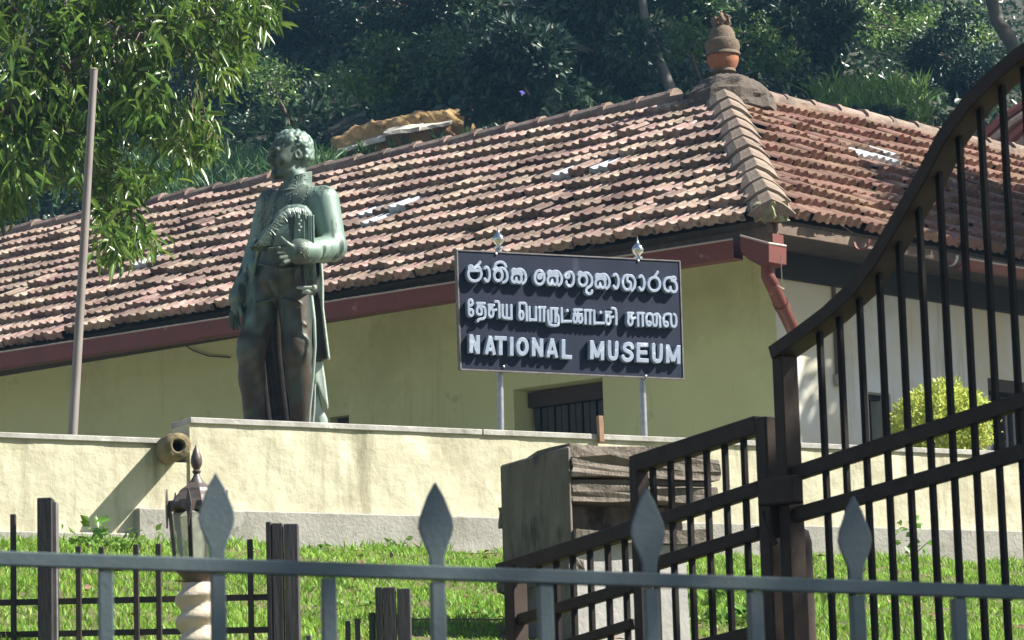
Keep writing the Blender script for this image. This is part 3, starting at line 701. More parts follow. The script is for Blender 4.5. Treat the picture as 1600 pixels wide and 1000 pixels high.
# wall plate coloured black to paint in the shade under the soffit
MB().beam(Vector((wc.x, wc.y, zs - .14)) + nR * .03 - dR * .0, Vector((wc.x, wc.y, zs - .14)) + nR * .03 + dR * 9, .20, .05, UP).build('soffit_shade_plate', M['dark'], museum)
# trough gutter falling to the hopper
def trough(d, nout, t0, t1, z0, z1, off, wdt=.12, hh=.14, nm='gutter', lip=True):
    a = E + d * t0 + nout * off; b = E + d * t1 + nout * off; a.z = z0; b.z = z1; t = (b - a).normalized()
    mb = MB(); th = .006
    mb.beam(a + nout * wdt / 2 - UP * hh / 2, b + nout * wdt / 2 - UP * hh / 2, hh, th, UP)
    mb.beam(a - nout * wdt / 2 - UP * hh / 2, b - nout * wdt / 2 - UP * hh / 2, hh, th, UP)
    mb.beam(a - UP * hh, b - UP * hh, wdt - th - .002, th, nout)
    g = mb.build(nm, M['redpaint'], museum)
    if lip: MB().tube([a + nout * (wdt / 2 + .004), b + nout * (wdt / 2 + .004)], .008, 6).build('gutter_lip', M['edge'], g)
    return g
tg1 = (PL(540, 474, E + nL * .1, dL) - E).dot(dL)
trough(dL, nL, .25, LL + .5, zg0 + .0, EZ + .0, .08)
# hopper head and down pipe at the corner
hc = E + dL * .06 + nL * .12 + dR * .05
H = lambda px, py, Y=22.85: P(px, py, Y)
poly = [H(1157, 372), H(1201, 381), H(1201, 411), H(1187, 415), H(1168, 405), H(1157, 394)]
ax = hdir(42)
Yh = 22.7
A = lambda px, py: PL(px, py, P(1201, 381, Yh), dL)
front = [A(1157, 369), A(1201, 381), A(1201, 409), A(1187, 415), A(1168, 404), A(1157, 393)]
hop = root('hopper', (front[1].x, front[1].y, front[1].z - .3), 'x', 'x'); bpy.data.objects.remove(hop)
dpt = .19
mb = MB(); mb.prism([front[5], front[4], front[3], front[2], front[1], front[0]], dR * .006); 
mb.prism([p + dR * dpt for p in front][::-1], dR * .006)
f1, f2 = front[1], front[2]
mb.prism([f1, f2, f2 + dR * dpt, f1 + dR * dpt], dL * .006)
mb.prism([front[2], front[3], front[3] + dR * dpt, front[2] + dR * dpt], dL * .006 + UP * .001)
mb.prism([front[3], front[4], front[4] + dR * dpt, front[3] + dR * dpt], UP * .006)
mb.prism([front[4], front[5], front[5] + dR * dpt, front[4] + dR * dpt], UP * .006)
hopper = mb.build('rainwater_hopper', M['redpaint'], museum)
mb = MB(); mb.tube([front[0] + UP * .004, f1 + UP * .004, f1 + dR * dpt + UP * .004], .009, 6); mb.build('hopper_rim', M['edge'], hopper)
bp = f1 + dR * dpt * .2 + dL * .05
MB().obox(f1 + dR * dpt * .75 + dL * .03 + UP * .04, dL * .003, dR * .06, UP * .05).build('back_plate', M['redpaint'], hopper)
Yp = 22.85
pp = [P(1200, 405, Yp), P(1200, 432, Yp), P(1204, 440, Yp), P(1220, 475, Yp + .35), P(1243, 524, Yp + .95)]
dp = MB().tube(pp, .052, 14).build('downpipe', M['redpaint'], museum, smooth=True)
MB().tube([pp[3] - (pp[4] - pp[3]).normalized() * .03, pp[3] + (pp[4] - pp[3]).normalized() * .05], .058, 14).build('pipe_collar', M['redpaint'], dp, smooth=True)
MB().tube([P(1220, 398, 22.7), P(1222, 440, 22.75), P(1226, 452, 22.8), P(1214, 446, 22.8)], .004, 5).build('wire', M['edge'], dp)
# half round gutters on the right side
def halfround(t0, t1, nm='gutter', m='redpaint', z=EZ - .12):
    a = E + dR * t0 + nR * .10; b = E + dR * t1 + nR * .10; a.z = b.z = z; n = 9; vs = []
    for (p, r) in ((a, .075), (b, .075), (a, .068), (b, .068)):
        for k in range(n):
            th = math.pi * k / (n - 1); vs.append(p + nR * math.cos(th) * r - UP * math.sin(th) * r)
    fs = []
    for k in range(n - 1): fs += [(k, k + 1, n + k + 1, n + k), (2 * n + k, 3 * n + k, 3 * n + k + 1, 2 * n + k + 1), (k, 2 * n + k, 2 * n + k + 1, k + 1), (n + k, n + k + 1, 3 * n + k + 1, 3 * n + k)]
    return MB().add(vs, fs).build(nm, M[m], museum)
tg = (PL(1478, 400, E, dR) - E).dot(dR)
g2 = halfround(tg, 9.3)
q = E + dR * tg + nR * .17; q.z = EZ - .12; q2 = q + dR * (9.3 - tg); MB().tube([q, q2], .009, 6).build('gutter_lip', M['edge'], g2)
th_ = (PL(1330, 370, E, dR) - E).dot(dR); halfround(th_ - .012, th_ + .012, 'gutter_bracket', z=EZ - .10); halfround(tg - .1, tg - .07, 'gutter_bracket', 'galv', z=EZ - .11)

# tiled pavilion behind the right wing
pv = root('tiled_pavilion', P(1575, 300, 34) - UP * 4, 'reddish tiled pavilion roof rising behind the museum at the upper right', 'building')
a = P(1490, 262, 33.5); b = P(1640, 125, 33.5)
n_ = 9
MB().prism([a, P(1660, 262, 33.5), P(1660, 100, 33.5), b], Vector((.3, 2, 0))).build('roof', M['redpaint'], pv)
for k, o in enumerate((0, 20, 42, 66)):
    MB().tube([P(1484 + o, 262 + k, 33.4), P(1560 + o, 190 + k * 2, 33.4), P(1650 + o, 128 + k * 3, 33.4)], .05, 8).build('ridge_roll', M['redpaint'] if k % 2 == 0 else M['hip'], pv)
MB().obox(P(1600, 350, 35) - UP * 1.5, (.9, 0, 0), (0, .5, 0), (0, 0, 2.2)).build('wall', M['whitewall'], pv)

# ================================================================== SIGN
SD = hdir(65); S0 = P(782, 400, 19.3); SN = Vector((SD.y, -SD.x, 0))
def SP(px, py, o=0): return PL(px, py, S0 + SN * o, SD)
sign = root('museum_sign', (S0.x, S0.y, ZTOP - .05), 'navy blue NATIONAL MUSEUM sign board with raised metal letters on two steel posts', 'sign')
tl, tr, br, bl = SP(714, 391), SP(1062, 408), SP(1068, 592), SP(720, 577)
tr.z += 0; 
MB().prism([bl - SN * .03, br - SN * .03, tr - SN * .03, tl - SN * .03], SN * .03).build('board', M['board'], sign, bevel=.003)
edge = MB()
for a, b in ((tl, tr), (tr, br), (br, bl), (bl, tl)):
    edge.beam(a - SN * .015, b - SN * .015, .008, .040, SN.cross(b - a))
edge.build('board_edge', M['sideiron'], sign)
for px0, px1, ytop, ybot in ((779, 782.5, 388, 672), (997, 1007, 404, 684)):
    a = SP(px0, ytop, -.06); b = SP(px1, ybot, -.06); b = b + (b - a).normalized() * .05
    po = MB().tube([a, b], .021, 14).build('post', M['galv'], sign, smooth=True)
    f = SP(px0 - 7 if px0 < 800 else px0 - 4, ytop, -.06); 
    f = a
    MB().lathe([(.012, -.01), (.030, .0), (.030, .008), (.014, .014), (.016, .02), (.032, .036), (.038, .054), (.035, .072), (.021, .088), (.011, .099), (.006, .114), (.003, .132), (.001, .142)], f, 18).build('ball_finial', M['chrome'], po, smooth=True)
for px_, py_ in ((770, 396), (992, 407), (782, 572), (1004, 587)):
    c = SP(px_ + 5, py_ + 1, .002); MB().lathe([(.008, 0), (.008, .004), (.003, .006)], c, 8, SN).build('bolt', M['galv'], sign)

def stroke_letter(strokes, wd, butt=False, h=.0019, front=.034):
    """strokes: lists of points on the board (metres); one raised letter as one solid"""
    pts = [p for s_ in strokes for p in s_]; r = wd / 2
    u0 = min(p[0] for p in pts) - r - .008; u1 = max(p[0] for p in pts) + r + .008; v0 = min(p[1] for p in pts) - r - .008; v1 = max(p[1] for p in pts) + r + .008
    F = Field((u0, v0, -.006), (u1, v1, front + .006), h)
    U, V = np.meshgrid(F.ax[0], F.ax[1], indexing='ij'); d = np.full(U.shape, 9.)
    for s_ in strokes:
        for (a, b) in zip(s_[:-1], s_[1:]):
            bx, by = b[0] - a[0], b[1] - a[1]; l = math.hypot(bx, by) + 1e-9
            if butt and len(s_) == 2:
                x = ((U - a[0]) * bx + (V - a[1]) * by) / l; y = (-(U - a[0]) * by + (V - a[1]) * bx) / l
                qx = np.abs(x - l / 2) - l / 2; qy = np.abs(y) - r
                dd = np.minimum(np.maximum(qx, qy), 0) + np.hypot(np.maximum(qx, 0), np.maximum(qy, 0))
            else:
                t = np.clip(((U - a[0]) * bx + (V - a[1]) * by) / l / l, 0, 1); dd = np.hypot(U - a[0] - t * bx, V - a[1] - t * by) - r
            d = np.minimum(d, dd)
    z = F.ax[2]; dz = np.abs(z - (front - .004) / 2 - .0) - (front + .004) / 2
    D = d[:, :, None]; Z = dz[None, None, :]; bv = .0016
    F.f = (np.minimum(np.maximum(D + bv, Z + bv), 0) + np.sqrt(np.maximum(D + bv, 0) ** 2 + np.maximum(Z + bv, 0) ** 2) - bv).astype(np.float32)
    return F.mesh()
su0 = SP(714, 391)
def suv(px, py):
    p = SP(px, py) - su0; return (p.dot(SD), p.z)
def letter(strokes, ox, oy, sc, wd, butt=False):
    st = [[suv(ox + x / sc, oy + y / sc) for x, y in s_] for s_ in strokes]
    V, F = stroke_letter(st, wd, butt)
    W = np.array([list(su0 + SD * a + UP * b + SN * (c + .0)) for a, b, c in V])
    npmesh('letter', W, F[:, ::-1], M['letter'], sign, False)
def ellp(cx, cy, rx, ry, a0=0, a1=360, n=18):
    return [(cx + rx * math.cos(R(a0 + (a1 - a0) * i / n)), cy + ry * math.sin(R(a0 + (a1 - a0) * i / n))) for i in range(n + 1)]
def sm(pts, n=3):   # Chaikin smoothing of an open polyline
    for _ in range(2):
        q = [pts[0]]
        for a, b in zip(pts[:-1], pts[1:]): q += [(a[0] * .75 + b[0] * .25, a[1] * .75 + b[1] * .25), (a[0] * .25 + b[0] * .75, a[1] * .25 + b[1] * .75)]
        q.append(pts[-1]); pts = q
    return pts
def sh(strokes, dx, dy): return [[(x + dx, y + dy) for x, y in s_] for s_ in strokes]
Z = 40 / 3 
ka = [ellp(1140, 328, 34, 34), sm([(1110, 350), (1125, 400), (1098, 450), (1095, 510), (1120, 560), (1160, 575), (1185, 540), (1190, 480)]),
      sm([(1190, 480), (1205, 550), (1240, 580), (1280, 560), (1300, 500), (1290, 420), (1240, 385), (1170, 385), (1130, 410)]),
      sm([(1165, 330), (1210, 300), (1280, 290), (1345, 330), (1385, 410), (1390, 480), (1370, 550), (1325, 590)]), sm([(1200, 340), (1270, 345), (1310, 400)])]
ta = [ellp(760, 292, 36, 36), ellp(815, 425, 84, 112), sm([(745, 310), (760, 345), (730, 390)]), sm([(790, 305), (860, 265), (930, 280), (985, 340), (1008, 430), (995, 510), (960, 555), (915, 568)]), sm([(820, 320), (880, 330), (900, 400)])]
aa = [sm([(535, 275), (550, 250), (590, 255), (625, 310), (638, 400), (628, 480), (600, 545), (565, 548), (535, 495)])]
w1 = .0185
A_ = (714, 400, Z); B_ = (824, 405, Z); C_ = (940, 410, Z)
letter([ellp(243, 262, 36, 38), sm([(215, 300), (192, 350), (190, 420), (215, 490), (270, 535), (330, 545), (395, 525), (445, 470), (465, 400), (455, 350), (440, 290), (400, 245), (350, 245), (300, 285)]), sm([(205, 325), (300, 322), (450, 322)]), sm([(345, 250), (395, 205), (435, 150)])], *A_, w1)
letter(aa, *A_, w1)
letter(ta + [sm([(742, 275), (745, 200), (800, 152), (875, 142), (940, 170), (975, 240)])], *A_, w1)
letter(ka, *A_, w1)
letter([ellp(207, 400, 100, 145), ellp(210, 380, 34, 40), sm([(290, 330), (250, 330), (225, 345)])], *B_, w1)
letter(sh(ka, -720, -25), *B_, w1)
letter([ellp(785, 365, 40, 45), sm([(765, 320), (820, 285), (870, 290), (915, 350), (922, 440), (905, 530), (860, 580), (815, 580), (775, 540), (765, 490)])], *B_, w1)
letter(sh(ta, 295, 35) + [sm([(1290, 540), (1240, 600), (1190, 620), (1172, 680), (1200, 735), (1255, 745), (1295, 720), (1300, 675)])], *B_, w1)
letter(sh(ka, 275, 40), *B_, w1)
letter(sh(aa, -330, 15), *C_, w1)
letter([sm([(490, 285), (430, 300), (392, 370), (390, 460), (420, 550), (480, 595), (540, 570), (568, 500), (550, 430), (500, 420), (482, 380), (490, 310)]), sm([(490, 300), (540, 290), (600, 310), (645, 390), (650, 470), (630, 550), (580, 605)])], *C_, w1)
letter(sh(aa, 205, 48), *C_, w1)
letter([ellp(1048, 470, 118, 142), sm([(1048, 325), (1085, 270), (1120, 220)])], *C_, w1)
letter([sm([(1370, 335), (1300, 345), (1255, 410), (1250, 500), (1280, 590), (1340, 630), (1375, 600), (1385, 535)]), sm([(1385, 535), (1395, 600), (1440, 640), (1495, 625), (1520, 560), (1510, 480), (1480, 420), (1410, 395)]), ellp(1445, 360, 42, 36)], *C_, w1)
w2 = .0175
D_ = (714, 455, Z); E_ = (824, 460, Z); G_ = (944, 465, Z)
cha = lambda x, y: [[(x - 50, y - 165), (x + 60, y - 160)], sm([(x + 18, y - 160), (x + 20, y - 90)]), ellp(x, y, 45, 85), [(x + 30, y - 50), (x + 105, y - 65)], [(x - 40, y - 150), (x - 40, y - 30)]]
letter([ellp(237, 258, 42, 60), ellp(248, 465, 44, 66), sm([(197, 260), (205, 470)])], *D_, w2)
letter([[(375, 268), (530, 272)], sm([(390, 270), (392, 340), (370, 400), (375, 490), (425, 510), (470, 490), (470, 400), (420, 345)]), sm([(470, 345), (520, 350), (545, 390), (545, 590), (400, 600), (390, 640)]), [(455, 275), (455, 345)]], *D_, w2)
letter(cha(665, 470) + [sm([(750, 235), (810, 232), (835, 270), (838, 565)])], *D_, w2)
letter([[(902, 310), (905, 540)], sm([(905, 520), (925, 575), (1085, 590)]), [(988, 310), (992, 575)], [(1085, 315), (1088, 595)]], *D_, w2)
letter([[(1255, 270), (1262, 560)], sm([(1255, 268), (1370, 265), (1402, 310), (1408, 620)]), ellp(1295, 520, 42, 82)], *D_, w2)
letter([[(-2, 285), (3, 555)], [(3, 545), (135, 550)], [(128, 285), (132, 555)]], *E_, w2)
letter([[(215, 290), (215, 565)], [(200, 292), (325, 292)], [(298, 300), (298, 570)]], *E_, w2)
letter([sm([(385, 360), (390, 600), (430, 665), (590, 670), (605, 620), (603, 480), (580, 440), (545, 410)]), [(450, 315), (450, 590)], [(440, 312), (580, 315)], [(535, 320), (537, 590)], [(565, 320), (565, 390)]], *E_, w2)
letter([[(668, 310), (675, 590)], [(675, 578), (860, 578)], ellp(785, 355, 6, 6)], *E_, w2)
letter([[(925, 340), (1080, 342)], [(935, 345), (935, 430)], ellp(950, 520, 38, 82), ellp(1055, 525, 38, 82), [(915, 435), (1085, 435)], [(1000, 350), (1000, 430)]], *E_, w2)
letter([[(1160, 350), (1162, 620)], [(1145, 350), (1290, 352)], [(1258, 360), (1258, 625)]], *E_, w2)
letter([[(1343, 360), (1347, 630)], [(1347, 616), (1540, 616)], ellp(1480, 395, 6, 6)], *E_, w2)
letter(cha(35, 485) + [sm([(110, 240), (165, 242), (203, 280), (205, 570)])], *G_, w2)
letter(cha(495, 505), *G_, w2)
letter([[(655, 340), (660, 605)], [(645, 342), (780, 345)], [(750, 350), (755, 605)]], *G_, w2)
letter([sm([(950, 380), (900, 350), (840, 365), (825, 430), (835, 560), (875, 605), (915, 590), (915, 530), (880, 520)]), sm([(900, 352), (955, 370), (965, 460), (962, 560), (1000, 612), (1045, 590), (1045, 420)]), sm([(1000, 375), (1060, 352), (1110, 400), (1117, 620)])], *G_, w2)
letter([sm([(1345, 400), (1330, 360), (1240, 360), (1190, 400), (1190, 560), (1225, 620), (1275, 610), (1275, 535), (1235, 525)]), sm([(1340, 380), (1345, 540), (1365, 620), (1430, 625), (1455, 560), (1450, 400), (1405, 365)])], *G_, w2)
w3 = .0262; K_ = (700, 350, 3.847)
letter([[(126, 668), (126, 780)], [(167, 674), (167, 786)], [(126, 676), (167, 778)]], *K_, w3, True)
letter([[(217, 788), (240, 678)], [(240, 678), (266, 792)], [(224, 758), (262, 760)]], *K_, w3 * .9, True)
letter([[(266, 690), (340, 694)], [(303, 692), (303, 793)]], *K_, w3, True)
letter([[(369, 684), (369, 797)]], *K_, w3, True)
letter([ellp(434, 742, 27, 44)], *K_, w3)
letter([[(501, 688), (501, 800)], [(548, 694), (548, 804)], [(501, 696), (548, 796)]], *K_, w3, True)
letter([[(586, 806), (612, 694)], [(612, 694), (640, 810)], [(594, 776), (634, 779)]], *K_, w3 * .9, True)
letter([[(680, 698), (680, 812)], [(670, 802), (732, 806)]], *K_, w3, True)
letter([[(850, 704), (850, 818)], [(914, 710), (914, 824)], [(851, 712), (881, 806)], [(881, 806), (913, 718)]], *K_, w3, True)
letter([sm([(956, 716), (956, 770), (960, 806), (978, 816), (996, 808), (1000, 775), (1000, 720)])], *K_, w3)
letter([sm([(1094, 748), (1088, 728), (1062, 724), (1044, 740), (1048, 762), (1070, 772), (1090, 784), (1092, 808), (1070, 826), (1046, 818), (1038, 802)])], *K_, w3)
letter([[(1129, 722), (1129, 832)], [(1120, 730), (1190, 732)], [(1120, 776), (1184, 778)], [(1120, 822), (1192, 826)]], *K_, w3, True)
letter([sm([(1221, 732), (1221, 785), (1225, 820), (1244, 832), (1262, 824), (1267, 790), (1267, 736)])], *K_, w3)
letter([[(1306, 730), (1306, 840)], [(1372, 734), (1372, 846)], [(1307, 738), (1338, 830)], [(1338, 830), (1371, 742)]], *K_, w3, True)

# ================================================================== FLAGPOLE
fp = root('flagpole', (P(112, 677, 19).x, P(112, 677, 19).y, YARD), 'plain grey brown metal pole leaning slightly right in front of the leafy branches', 'pole')
a = P(113, 690, 18.6); b = P(147, 110, 18.6); a2 = a + (a - b).normalized() * .5
MB().tube([a2, (a2 + b) / 2, b], [.030, .026, .022], 16).build('pole_shaft', M['pole'], fp, smooth=True)
MB().lathe([(.022, 0), (.024, .006), (.016, .014)], b, 12, (b - a)).build('pole_cap', M['pole'], fp, smooth=True)

# ================================================================== STATUE
YS = 18.9
statue = root('bronze_statue', P(445, 800, YS), 'green patinated bronze statue of a standing man in court uniform holding a cocked hat', 'statue')
J = lambda x, y, dy=0: P(x, y, YS + dy)
lo = P(340, 810, YS); hi = P(560, 195, YS)
F = Field((lo.x, YS - .52, lo.z - .03), (hi.x, YS + .42, hi.z + .03), .0062)
side = Vector((.87, -.5, 0)); fwd = Vector((-.5, -.87, 0)); AX = [side, fwd, UP]
F.ell(J(462, 345, .0), (.195, .135, .22), AX)
F.ell(J(462, 318, .0), (.205, .115, .11), AX, .04)
F.ell(J(447, 400, -.02), (.160, .135, .16), AX, .05)
F.ell(J(440, 440, -.0), (.165, .13, .13), AX, .04)
F.cone(J(460, 305), J(464, 285), .085, .066, .03)
# legs and feet

for (hx, kx, ax_, hy, ky, ay) in ((413, 392, 398, .04, -.05, .02), (460, 465, 471, -.03, -.09, .0)):
    F.cone(J(hx, 455, hy), J(kx, 552, ky), .108, .084, .035); F.cone(J(kx, 546, ky), J(ax_, 668, ay), .083, .060, .02)
    F.cone(J(ax_, 660, ay), J(ax_ + 1, 775, ay), .060, .050, .02); F.cone(J(ax_, 788, ay), J(ax_ - 20, 792, ay - .17), .048, .040, .03)
    F.ell(J(kx + 1, 590, ky + .05), (.076, .080, .11), AX, .03)
    F.ell(J(kx - 2, 548, ky - .05), (.040, .028, .050), AX, .05)
    # top edge of the boot
    F.cone(J(kx - 12, 532, ky - .02), J(kx + 10, 535, ky - .05), .030, .030, .03)
# trouser creases
for (a_, b_, r) in (((428, 468, -.09), (400, 474, -.09), .007), ((440, 468, -.13), (470, 474, -.15), .007), ((378, 486, -.03), (398, 496, -.07), .006), ((448, 498, -.13), (478, 508, -.14), .006), ((380, 530, -.06), (402, 526, -.11), .006), ((452, 530, -.14), (478, 534, -.15), .006)):
    F.cone(J(*a_), J(*b_), r, r * .5, .02)
# waistcoat with its two points, and the cut-away edges of the coat
F.ell(J(436, 428, -.07), (.125, .085, .12), AX, .025)
F.cone(J(428, 440, -.13), J(433, 458, -.11), .035, .022, .03)
for pth in (((414, 362, -.12), (404, 390, -.10), (398, 420, -.06), (392, 446, .0)),):
    for a_, b_ in zip(pth[:-1], pth[1:]): F.cone(J(*a_), J(*b_), .012, .012, .016)
F.cone(J(399, 418, .02), J(394, 452, .05), .055, .050, .03)
F.cone(J(478, 415, -.07), J(484, 450, -.05), .060, .050, .03)
F.cone(J(405, 412, -.10), J(440, 420, -.16), .007, .007, .010); F.cone(J(440, 420, -.16), J(474, 416, -.16), .007, .007, .010)
# right arm hanging (viewer's left)
F.cone(J(424, 318, .10), J(403, 392, .13), .088, .072, .03); F.cone(J(403, 392, .13), J(378, 452, .02), .070, .056, .02)
F.cone(J(381, 446, .02), J(374, 466, .0), .060, .066, .008)
F.ell(J(369, 482, -.02), (.030, .040, .050), AX, .012)
for k, (x, y, x2, y2, dy) in enumerate(((361, 496, 360, 512, -.05), (364, 498, 363, 515, -.03), (367, 498, 368, 514, -.01), (371, 497, 372, 509, .01))):
    F.cone(J(x, y - 6, dy), J(x, y + 4, dy), .0135, .012, .006); F.cone(J(x, y + 4, dy), J(x2 + 2, y2, dy), .012, .009, .005)
F.cone(J(374, 478, -.05), J(377, 492, -.07), .015, .011, .006)
# left arm bent (viewer's right)
F.cone(J(505, 315, -.08), J(520, 382, -.12), .098, .080, .03); F.cone(J(520, 388, -.13), J(478, 393, -.32), .082, .070, .025)
F.cone(J(486, 393, -.30), J(468, 393, -.35), .072, .078, .006)
for (a_, b_, r) in (((505, 366, -.175), (534, 382, -.125), .012), ((503, 408, -.185), (530, 398, -.125), .012), ((497, 378, -.285), (501, 406, -.268), .010), ((508, 378, -.235), (514, 404, -.21), .010), ((500, 346, -.155), (528, 356, -.105), .011), ((492, 332, -.13), (500, 360, -.155), .010), ((496, 302, -.135), (520, 320, -.10), .010), ((401, 372, .05), (412, 380, .03), .012), ((384, 420, .0), (398, 414, .02), .011)):
    F.cone(J(*a_), J(*b_), r, r * .4, .014)
# left hand
F.ell(J(455, 396, -.39), (.048, .030, .040), AX, .015)
for (x0, y0, x1, y1, x2, y2) in ((449, 388, 436, 388, 420, 389), (449, 394, 434, 396, 424, 400), (450, 401, 437, 404, 429, 409), (452, 407, 443, 411, 438, 414)):
    F.cone(J(x0, y0, -.41), J(x1, y1, -.43), .0145, .013, .007); F.cone(J(x1, y1, -.43), J(x2, y2, -.42), .0125, .009, .006)
F.cone(J(458, 387, -.41), J(448, 380, -.43), .016, .014, .008); F.cone(J(448, 380, -.43), J(439, 371, -.42), .013, .010, .006)
# back of the coat
F.ell(J(474, 380, .10), (.15, .09, .20), AX, .05)
# head
HC = J(453, 235, .0); h = Vector((-.88, -.475, 0)); sc = Vector((.475, -.88, 0)); HA = [h, sc, UP]
HP = lambda f, s_, u: HC + h * f + sc * s_ + UP * u
F.ell(HC, (.118, .092, .112), HA, .02)
F.ell(HP(.045, 0, -.075), (.072, .066, .092), HA, .03)
F.ell(HP(.035, 0, -.05), (.085, .078, .08), HA, .03)
F.cone(HP(-.03, 0, -.09), HP(-.03, 0, -.17), .065, .068, .03)
F.cone(HP(.015, .045, -.135), HP(.095, .012, -.158), .024, .024, .025); F.cone(HP(.015, -.045, -.135), HP(.095, -.012, -.158), .024, .024, .025)
F.ell(HP(.098, 0, -.155), (.024, .028, .022), HA, .018)
F.cone(HP(.108, .05, -.012), HP(.122, .0, -.008), .012, .012, .014); F.cone(HP(.108, -.05, -.012), HP(.122, .0, -.008), .012, .012, .014)
F.ell(HP(.118, .034, -.040), (.020, .022, .014), HA, .012, True); F.ell(HP(.118, -.034, -.040), (.020, .022, .014), HA, .012, True)
F.ell(HP(.098, .034, -.040), (.014, .016, .012), HA, .004); F.ell(HP(.098, -.034, -.040), (.014, .016, .012), HA, .004)
F.cone(HP(.118, 0, -.030), HP(.142, 0, -.078), .010, .014, .010); F.ell(HP(.130, .012, -.082), (.012, .009, .009), HA, .006); F.ell(HP(.130, -.012, -.082), (.012, .009, .009), HA, .006)
F.cone(HP(.112, -.020, -.108), HP(.112, .020, -.108), .010, .010, .006); F.cone(HP(.118, -.006, -.107), HP(.118, .006, -.107), .009, .009, .005)
F.cone(HP(.108, -.018, -.122), HP(.108, .018, -.122), .010, .010, .006)
F.cone(HP(.124, -.024, -.115), HP(.124, .024, -.115), .004, .004, .004, True)
F.ell(HP(.075, .055, -.070), (.030, .020, .028), HA, .02); F.ell(HP(.075, -.055, -.070), (.030, .020, .028), HA, .02)
F.ell(HP(-.010, .090, -.045), (.024, .012, .034), HA, .006); F.ell(HP(-.006, .102, -.043), (.012, .010, .020), HA, .004, True)
# hair: cap and locks
F.ell(HP(-.020, 0, .022), (.112, .100, .104), HA, .008)
F.ell(HP(-.055, 0, -.04), (.080, .094, .085), HA, .012)
V, Q = F.mesh()
pat_light = np.zeros(len(V)); 
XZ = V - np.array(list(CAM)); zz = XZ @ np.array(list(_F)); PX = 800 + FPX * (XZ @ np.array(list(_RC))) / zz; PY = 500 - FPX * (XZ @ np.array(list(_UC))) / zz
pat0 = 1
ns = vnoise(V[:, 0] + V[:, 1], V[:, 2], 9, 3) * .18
pat_light = np.clip(np.clip((445 - PY) / 60, 0, 1) * .75 + np.clip((PX - 478) / 20, 0, 1) * np.clip((430 - PY) / 20, 0, 1) * .4 + np.clip((402 - PX) / 10, 0, 1) * np.clip((520 - PY) / 20, 0, 1) * .6 + ns + .12 * np.clip((560 - PY) / 60, 0, 1), 0, 1)
pat_light = np.where((PX < 482) & (PY < 420) & (PY > 285) & (PX > 408), pat_light * .55, pat_light)  # patina cut back on the chest to paint in its shade
pat_light = np.where((PY < 290), np.clip(pat_light * (.30 + .5 * np.clip((PX - 425) / 50, 0, 1)), 0, 1), pat_light)  # face light painted into the patina: darker on its shaded left
body = npmesh('figure', V, Q, M['bronze'], statue, True, {'pat_light': pat_light})
# hair: a cropped cap of combed wavy locks
Hf = Field(tuple(HC - Vector((.17, .17, .15))), tuple(HC + Vector((.17, .17, .17))), .0038)
Hf.ell(HP(-.024, 0, .020), (.106, .094, .098), HA, .003)
Hf.ell(HP(-.060, 0, -.035), (.078, .092, .080), HA, .012)
rr = random.Random(4)
def cap(az, el):    # az 0 = brow, pi = nape; el = height
    ce = max(math.cos(el), .99 if el < 0 else 0); return HP(-.022 + .115 * math.cos(az) * ce + (.0 if math.cos(az) > 0 else -.004), .102 * math.sin(az) * ce, .020 + .106 * math.sin(el))
for ring, (el, n_) in enumerate(((1.35, 6), (1.05, 12), (.78, 17), (.5, 19), (.24, 20), (.0, 19), (-.24, 19), (-.46, 18), (-.68, 17))):
    for k in range(n_):
        az = 2 * math.pi * (k + .5 * (ring % 2)) / n_ - math.pi + rr.uniform(-.1, .1)
        front = abs(az) < 1.05
        if front and el < .48: continue
        if abs(az) < 1.45 and el < .05: continue
        if abs(az) < 1.9 and el < -.1: continue
        e0 = el + rr.uniform(-.05, .05); sw = (-.34 if az > 0 else .34) + rr.uniform(-.1, .1); e1 = e0 - rr.uniform(.24, .36)
        pts = [cap(az, e0), cap(az + sw * .6, (e0 + e1) / 2 + .02), cap(az + sw * .75, e1)]
        Hf.cone(pts[0], pts[1], .0080, .0072, .016); Hf.cone(pts[1], pts[2], .0072, .003, .016)
for s_ in (1, -1):   # sideburns
    Hf.cone(HP(.012, .088 * s_, .005), HP(.016, .082 * s_, -.045), .012, .006, .006)
Vq, Qq = Hf.mesh(); npmesh('hair', Vq, Qq, M['bronze'], statue, True, {'pat_light': np.full(len(Vq), .92)})
# stiff standing collar with a crisp rim, rising towards the nape
cb, ct_ = J(462, 301, .0), J(466, 274, .0); mb = MB(); nn_ = 36; rows = []
for (f_, rr_, k_) in ((0, .112, 0), (.12, .100, 0), (.5, .090, 0), (.93, .086, 1), (1, .084, 1), (1, .074, 1), (.3, .072, 0)):
    for k in range(nn_):
        th = 2 * math.pi * k / nn_; d_ = h * math.cos(th) + sc * math.sin(th); c_ = cb.lerp(ct_, f_)
        mb.v.append(tuple(c_ + d_ * rr_ + UP * (-.026 * math.cos(th) * f_)))
for i_ in range(6):
    for k in range(nn_): a_ = i_ * nn_ + k; b_ = i_ * nn_ + (k + 1) % nn_; mb.f.append((a_, b_, b_ + nn_, a_ + nn_))
collar = mb.build('collar', M['bronze'], statue, smooth=True); at_ = collar.data.attributes.new('pat_light', 'FLOAT', 'POINT'); at_.data.foreach_set('value', [.7] * len(collar.data.vertices))
cbvh = BVHTree.FromPolygons([Vector(v) for v in mb.v], mb.f)
bvh = BVHTree.FromPolygons([Vector(v) for v in V], Q.tolist())
def hit(px, py, tree=None):
    d = ray(px, py).normalized(); r_ = (tree or bvh).ray_cast(CAM, d); return r_[0], r_[1]
